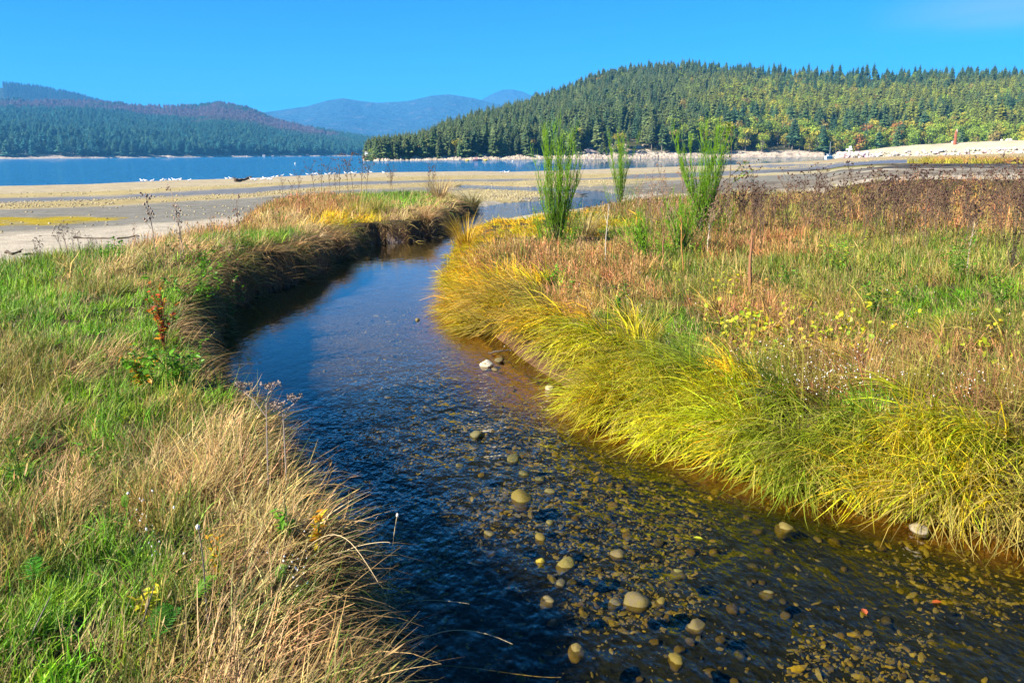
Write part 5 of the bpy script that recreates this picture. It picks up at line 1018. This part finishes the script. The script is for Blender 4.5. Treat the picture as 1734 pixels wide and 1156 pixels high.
def creeper(px, py, wx, wy, n, label, seed):
    r_ = np.random.default_rng(seed); p, mpp = base_at(px, py); e = link('yellow_leaved_creeper', None, loc=p); tag(e, label, 'plant'); ms = []
    for j in range(4):
        mb = MB(); leaf_quad(mb, np.zeros(3), np.array([1, 0, .1]), np.array([r_.normal(0, .2), r_.normal(0, .2), 1.]), .11, .10, (r_.random(), .5, .3)); ms.append(mb.mesh('leaf', [M_leaf]))
    for i in range(n):
        q = at(px+r_.normal(0, wx), py+r_.normal(0, wy), p[2]); z = gz_at(q[0], q[1]); c_ = [(.50, .44, .02), (.36, .42, .02), (.50, .28, .04), (.2, .34, .02)][r_.choice(4, p=[.45, .3, .15, .1])]
        o = link('leaf', ms[i % 4], parent=e, loc=(q[0]-p[0], q[1]-p[1], z-p[2]+r_.uniform(.06, .30)), scale=r_.uniform(.4, .85), col=c_); o.rotation_euler = (r_.normal(0, .6), r_.normal(0, .45)-.2, r_.uniform(0, 6.28))
creeper(1275, 575, 42, 20, 240, 'patch of bright yellow broad leaves left of the white fluff', 51); creeper(1415, 590, 50, 18, 190, 'patch of yellow and orange broad leaves in the brown litter', 52); creeper(1225, 500, 34, 10, 60, 'yellow leaves around the foot of the thick broken stalk', 53); creeper(1670, 580, 34, 18, 50, 'scattered yellow leaves near the right edge', 54)
herb(362, 520, 70, 150, 'dense dark bramble overhanging the black undercut at the bend', [GR2, (.06, .14, .012), (.16, .07, .02)], 900, .075, 61, stemcol=(.12, .06, .03)); herb(330, 545, 60, 130, 'leafy green bramble on top of the bank above the bend', [GR1, GR2], 420, .075, 62); herb(420, 478, 50, 120, 'leafy tangle over the undercut right of the bramble', [GR2, (.10, .16, .02), (.22, .14, .04)], 520, .075, 63); herb(300, 665, 50, 110, 'low green leafy clump beside the yellow-leaved sprig', [GR1, GR2], 320, .06, 64)
herb(1060, 520, 40, 60, 'green and rust leafy clump above the upright sedge', [GR1, (.35, .14, .05)], 160, .06, 65); herb(1480, 545, 50, 80, 'mixed green leafy weeds right of the orange leaves', [GR1, GR2, (.36, .36, .03)], 260, .06, 66); herb(1620, 480, 50, 90, 'leafy green weeds below the pale dead stalk', [GR1, GR2], 240, .07, 67); herb(1420, 470, 46, 80, 'yellow-green weeds under the dark weed stalks', [GR1, (.38, .38, .03)], 220, .07, 68)
# dry flower umbels over the water, thin stems
def umbel(px, py, hpx, lean, label, seed, tops):
    p, mpp = base_at(px, py, .6); h = hpx*mpp; r_ = np.random.default_rng(seed); e = link('dry_umbel_plant', None, loc=p); tag(e, label, 'dead plant'); st = MB(); z_ = np.linspace(0, 1, 7); st.tube(np.column_stack([lean*h*z_**1.3, 0*z_, h*z_-.03]), np.linspace(.007, .004, 7), 5)
    for (f, ox, oz) in tops:
        o = np.array([lean*h*f**1.3, 0, h*f]); t_ = o+np.array([ox*h, r_.normal(0, .05)*h, oz*h]); st.tube([o, (o+t_)/2+[0, 0, .02], t_], [.004, .0035, .003], 4); hd = MB()
        for k_ in range(16):
            a = r_.uniform(0, 6.28); q = t_+np.array([math.cos(a), math.sin(a), 0])*.06*math.sqrt(r_.random())+[0, 0, .045]; st.tube([t_, q], [.0015, .001], 3, cap=False)
            for _ in range(5): leaf_quad(hd, q+r_.normal(0, .008, 3), r_.normal(0, 1, 3), r_.normal(0, 1, 3), .016, .012, (r_.random(), .5, .2))
        link('umbel', hd.mesh('umbel', [M_stalk]), parent=e, col=(.26, .19, .14))
    link('stem', st.mesh('stem', [M_stalk]), parent=e, col=(.34, .26, .21))
umbel(455, 838, 160, .05, 'dry flower stalk with a flat seed umbel over the dark water', 71, [(.98, .06, .10), (.82, -.22, .25)]); umbel(487, 845, 150, .02, 'second dry flower stalk with a seed umbel, nearer the water', 72, [(.96, -.05, .05), (.9, .12, .16)])
def arch(pts, label, col=(.50, .38, .20), w=2.2, head=False, name='arching_stem'):
    P_ = []; p0, mpp = base_at(*pts[0][:2], .6)
    for (a_, b_, up) in pts: q = at(a_, b_, p0[2]+up); P_.append(q-p0)
    P_ = np.array(P_); t_ = np.linspace(0, 1, 14); tk = np.linspace(0, 1, len(P_)); deg = min(len(P_)-1, 3); Q_ = np.column_stack([np.polyval(np.polyfit(tk, P_[:, k_], deg), t_) for k_ in range(3)])
    mb = MB(); mb.tube(Q_, np.linspace(1, .5, 14)*w*mpp/2, 4, (.5, .5, .3)); o = link(name, mb.mesh(name, [M_stalk]), loc=p0, col=col); tag(o, label, 'grass stem')
    if head: mb = MB(); mb.add(ICO[1][0]*[.012, .012, .018]+Q_[-1], ICO[1][1], (.8, .5, .3)); link('seed_head', mb.mesh('seed_head', [M_stalk]), parent=o, col=(.6, .52, .42))
arch([(650, 1045, 0), (655, 1010, .12), (664, 930, .40), (673, 872, .60)], 'tall straight stem with a white seed head over the dark water', head=True)
arch([(600, 1060, 0), (660, 1000, .25), (790, 925, .42)] if False else [(690, 1110, 0), (720, 1080, .12), (780, 1066, .18), (868, 1090, .12)], 'long bent stem reaching right over the shadowed water')
arch([(700, 1130, 0), (780, 1128, .08), (870, 1140, .08), (950, 1146, .06)], 'lowest stem lying far out over the near water'); arch([(640, 1060, 0), (690, 1020, .2), (795, 1022, .3)], 'slanting stem pointing up over the water', w=1.8); arch([(505, 940, 0), (560, 905, .2), (600, 925, .24), (640, 985, .12)], 'thin stem arching over the orange leaves', w=1.6); arch([(560, 960, 0), (590, 930, .18), (640, 918, .26), (660, 920, .26)], 'thin stem with a curled tip over the dark water', w=1.6); arch([(600, 1030, 0), (640, 1000, .18), (690, 960, .3)], 'short slanting stem below the tall straight one', w=1.6)
arch([(350, 640, 0), (345, 600, .2), (338, 540, .5), (330, 500, .7)], 'upright dead stem beside the rose sprig', (.3, .2, .14), 3); arch([(360, 1080, 0), (350, 1030, .1), (345, 960, .3), (335, 892, .55)], 'dark dry stem standing in the near grass', (.14, .11, .10), 3.2, True); arch([(230, 1100, 0), (240, 1060, .1), (262, 990, .3)], 'dark leaning stem left of the feathery fern', (.12, .10, .09), 3); arch([(40, 1100, 0), (60, 1060, .1), (85, 1010, .25)], 'dark stem at the lower left edge', (.14, .12, .10), 3)
# seed fluff and fallen leaves
V_, F_ = ICO[1]; mb = MB(); mb.add(V_, F_, (.8, .5, .3)); FLF = proto_collection('seed_fluff', [mb.mesh('seed_fluff', [plain('white_seed_fluff', (.60, .57, .52), None, 3, .95)])])
sp = [(g.normal(1380, 90), g.normal(600, 30)) for _ in range(330)] + [(g.normal(1400, 60), g.normal(630, 8)) for _ in range(140)] + [(g.normal(1330, 200), g.normal(540, 60)) for _ in range(160)] + [(g.normal(1640, 60), g.normal(650, 15)) for _ in range(70)] + [(g.normal(1000, 100), g.normal(470, 40)) for _ in range(70)] + [(g.normal(520, 30), g.normal(985, 14)) for _ in range(26)] + [(g.normal(240, 12), g.normal(880, 6)) for _ in range(12)] + [(g.normal(265, 8), g.normal(960, 9)) for _ in range(10)] + [(g.uniform(40, 500), g.uniform(470, 1120)) for _ in range(14)]
Q = np.array([at(a_, b_, .75)[:2] for a_, b_ in sp]); z, m = heights(Q); ok = (m['lm'] | m['rm']); Q, z = Q[ok], z[ok]; n = len(Q); sz = g.uniform(.002, .007, n)*(1+.015*np.hypot(*Q.T))
scatter('seed_fluff', FLF, np.column_stack([Q, z+g.uniform(.05, .26, n)]), g.uniform(0, 3, (n, 3)), np.column_stack([sz*1.6, sz, sz*.8]), np.zeros(n, int), np.ones((n, 3)), 'white seed fluff caught in the meadow grass', 'seed fluff')
for i, (a_, b_, c_, lb) in enumerate([(1578, 1020, (.45, .10, .02), 'red fallen leaf in the right half of the stream'), (1467, 1040, (.5, .12, .04), 'small red leaf left of the larger red leaf'), (1190, 912, (.42, .45, .03), 'yellow-green leaf floating off the right sedge'), (745, 634, (.05, .16, .30), 'small dark leaf floating in the calm water'), (556, 781, (.50, .08, .03), 'red leaf floating at the edge of the bank shadow')]):
    mb = MB(); leaf_quad(mb, np.zeros(3), np.array([1, .2, 0]), np.array([0, 0, 1.]), .075, .045, (.6, .5, .2)); p = at(a_, b_, .006); o = link('fallen_leaf', mb.mesh('fallen_leaf', [M_leaf]), loc=p, rz=i*1.3, col=c_ if i != 3 else (.12, .1, .05)); tag(o, lb, 'leaf')

for o in list(COL.objects):
    if o.parent is not None and o.name.split('.')[0] in ('seed_heads', 'leaves', 'green_twigs', 'umbel', 'woody_stems', 'stems', 'crown'): o['kind'] = 'stuff'

# ------------------------------------------------------------------ air
mb = MB(); mb.box((0, 4800, 420), (22000, 14000, 860)); me = mb.mesh('haze')
s = NT('haze_air'); pv = s.n('ShaderNodeVolumePrincipled', {'Color': (.11, .48, 1.0, 1), 'Density': HAZE, 'Anisotropy': 0.0})
s.t.links.new(pv.outputs[0], s.out.inputs['Volume'])
tag(link('haze', me, s.m), 'thin blue haze over the inlet and mountains', 'haze', kind='stuff')
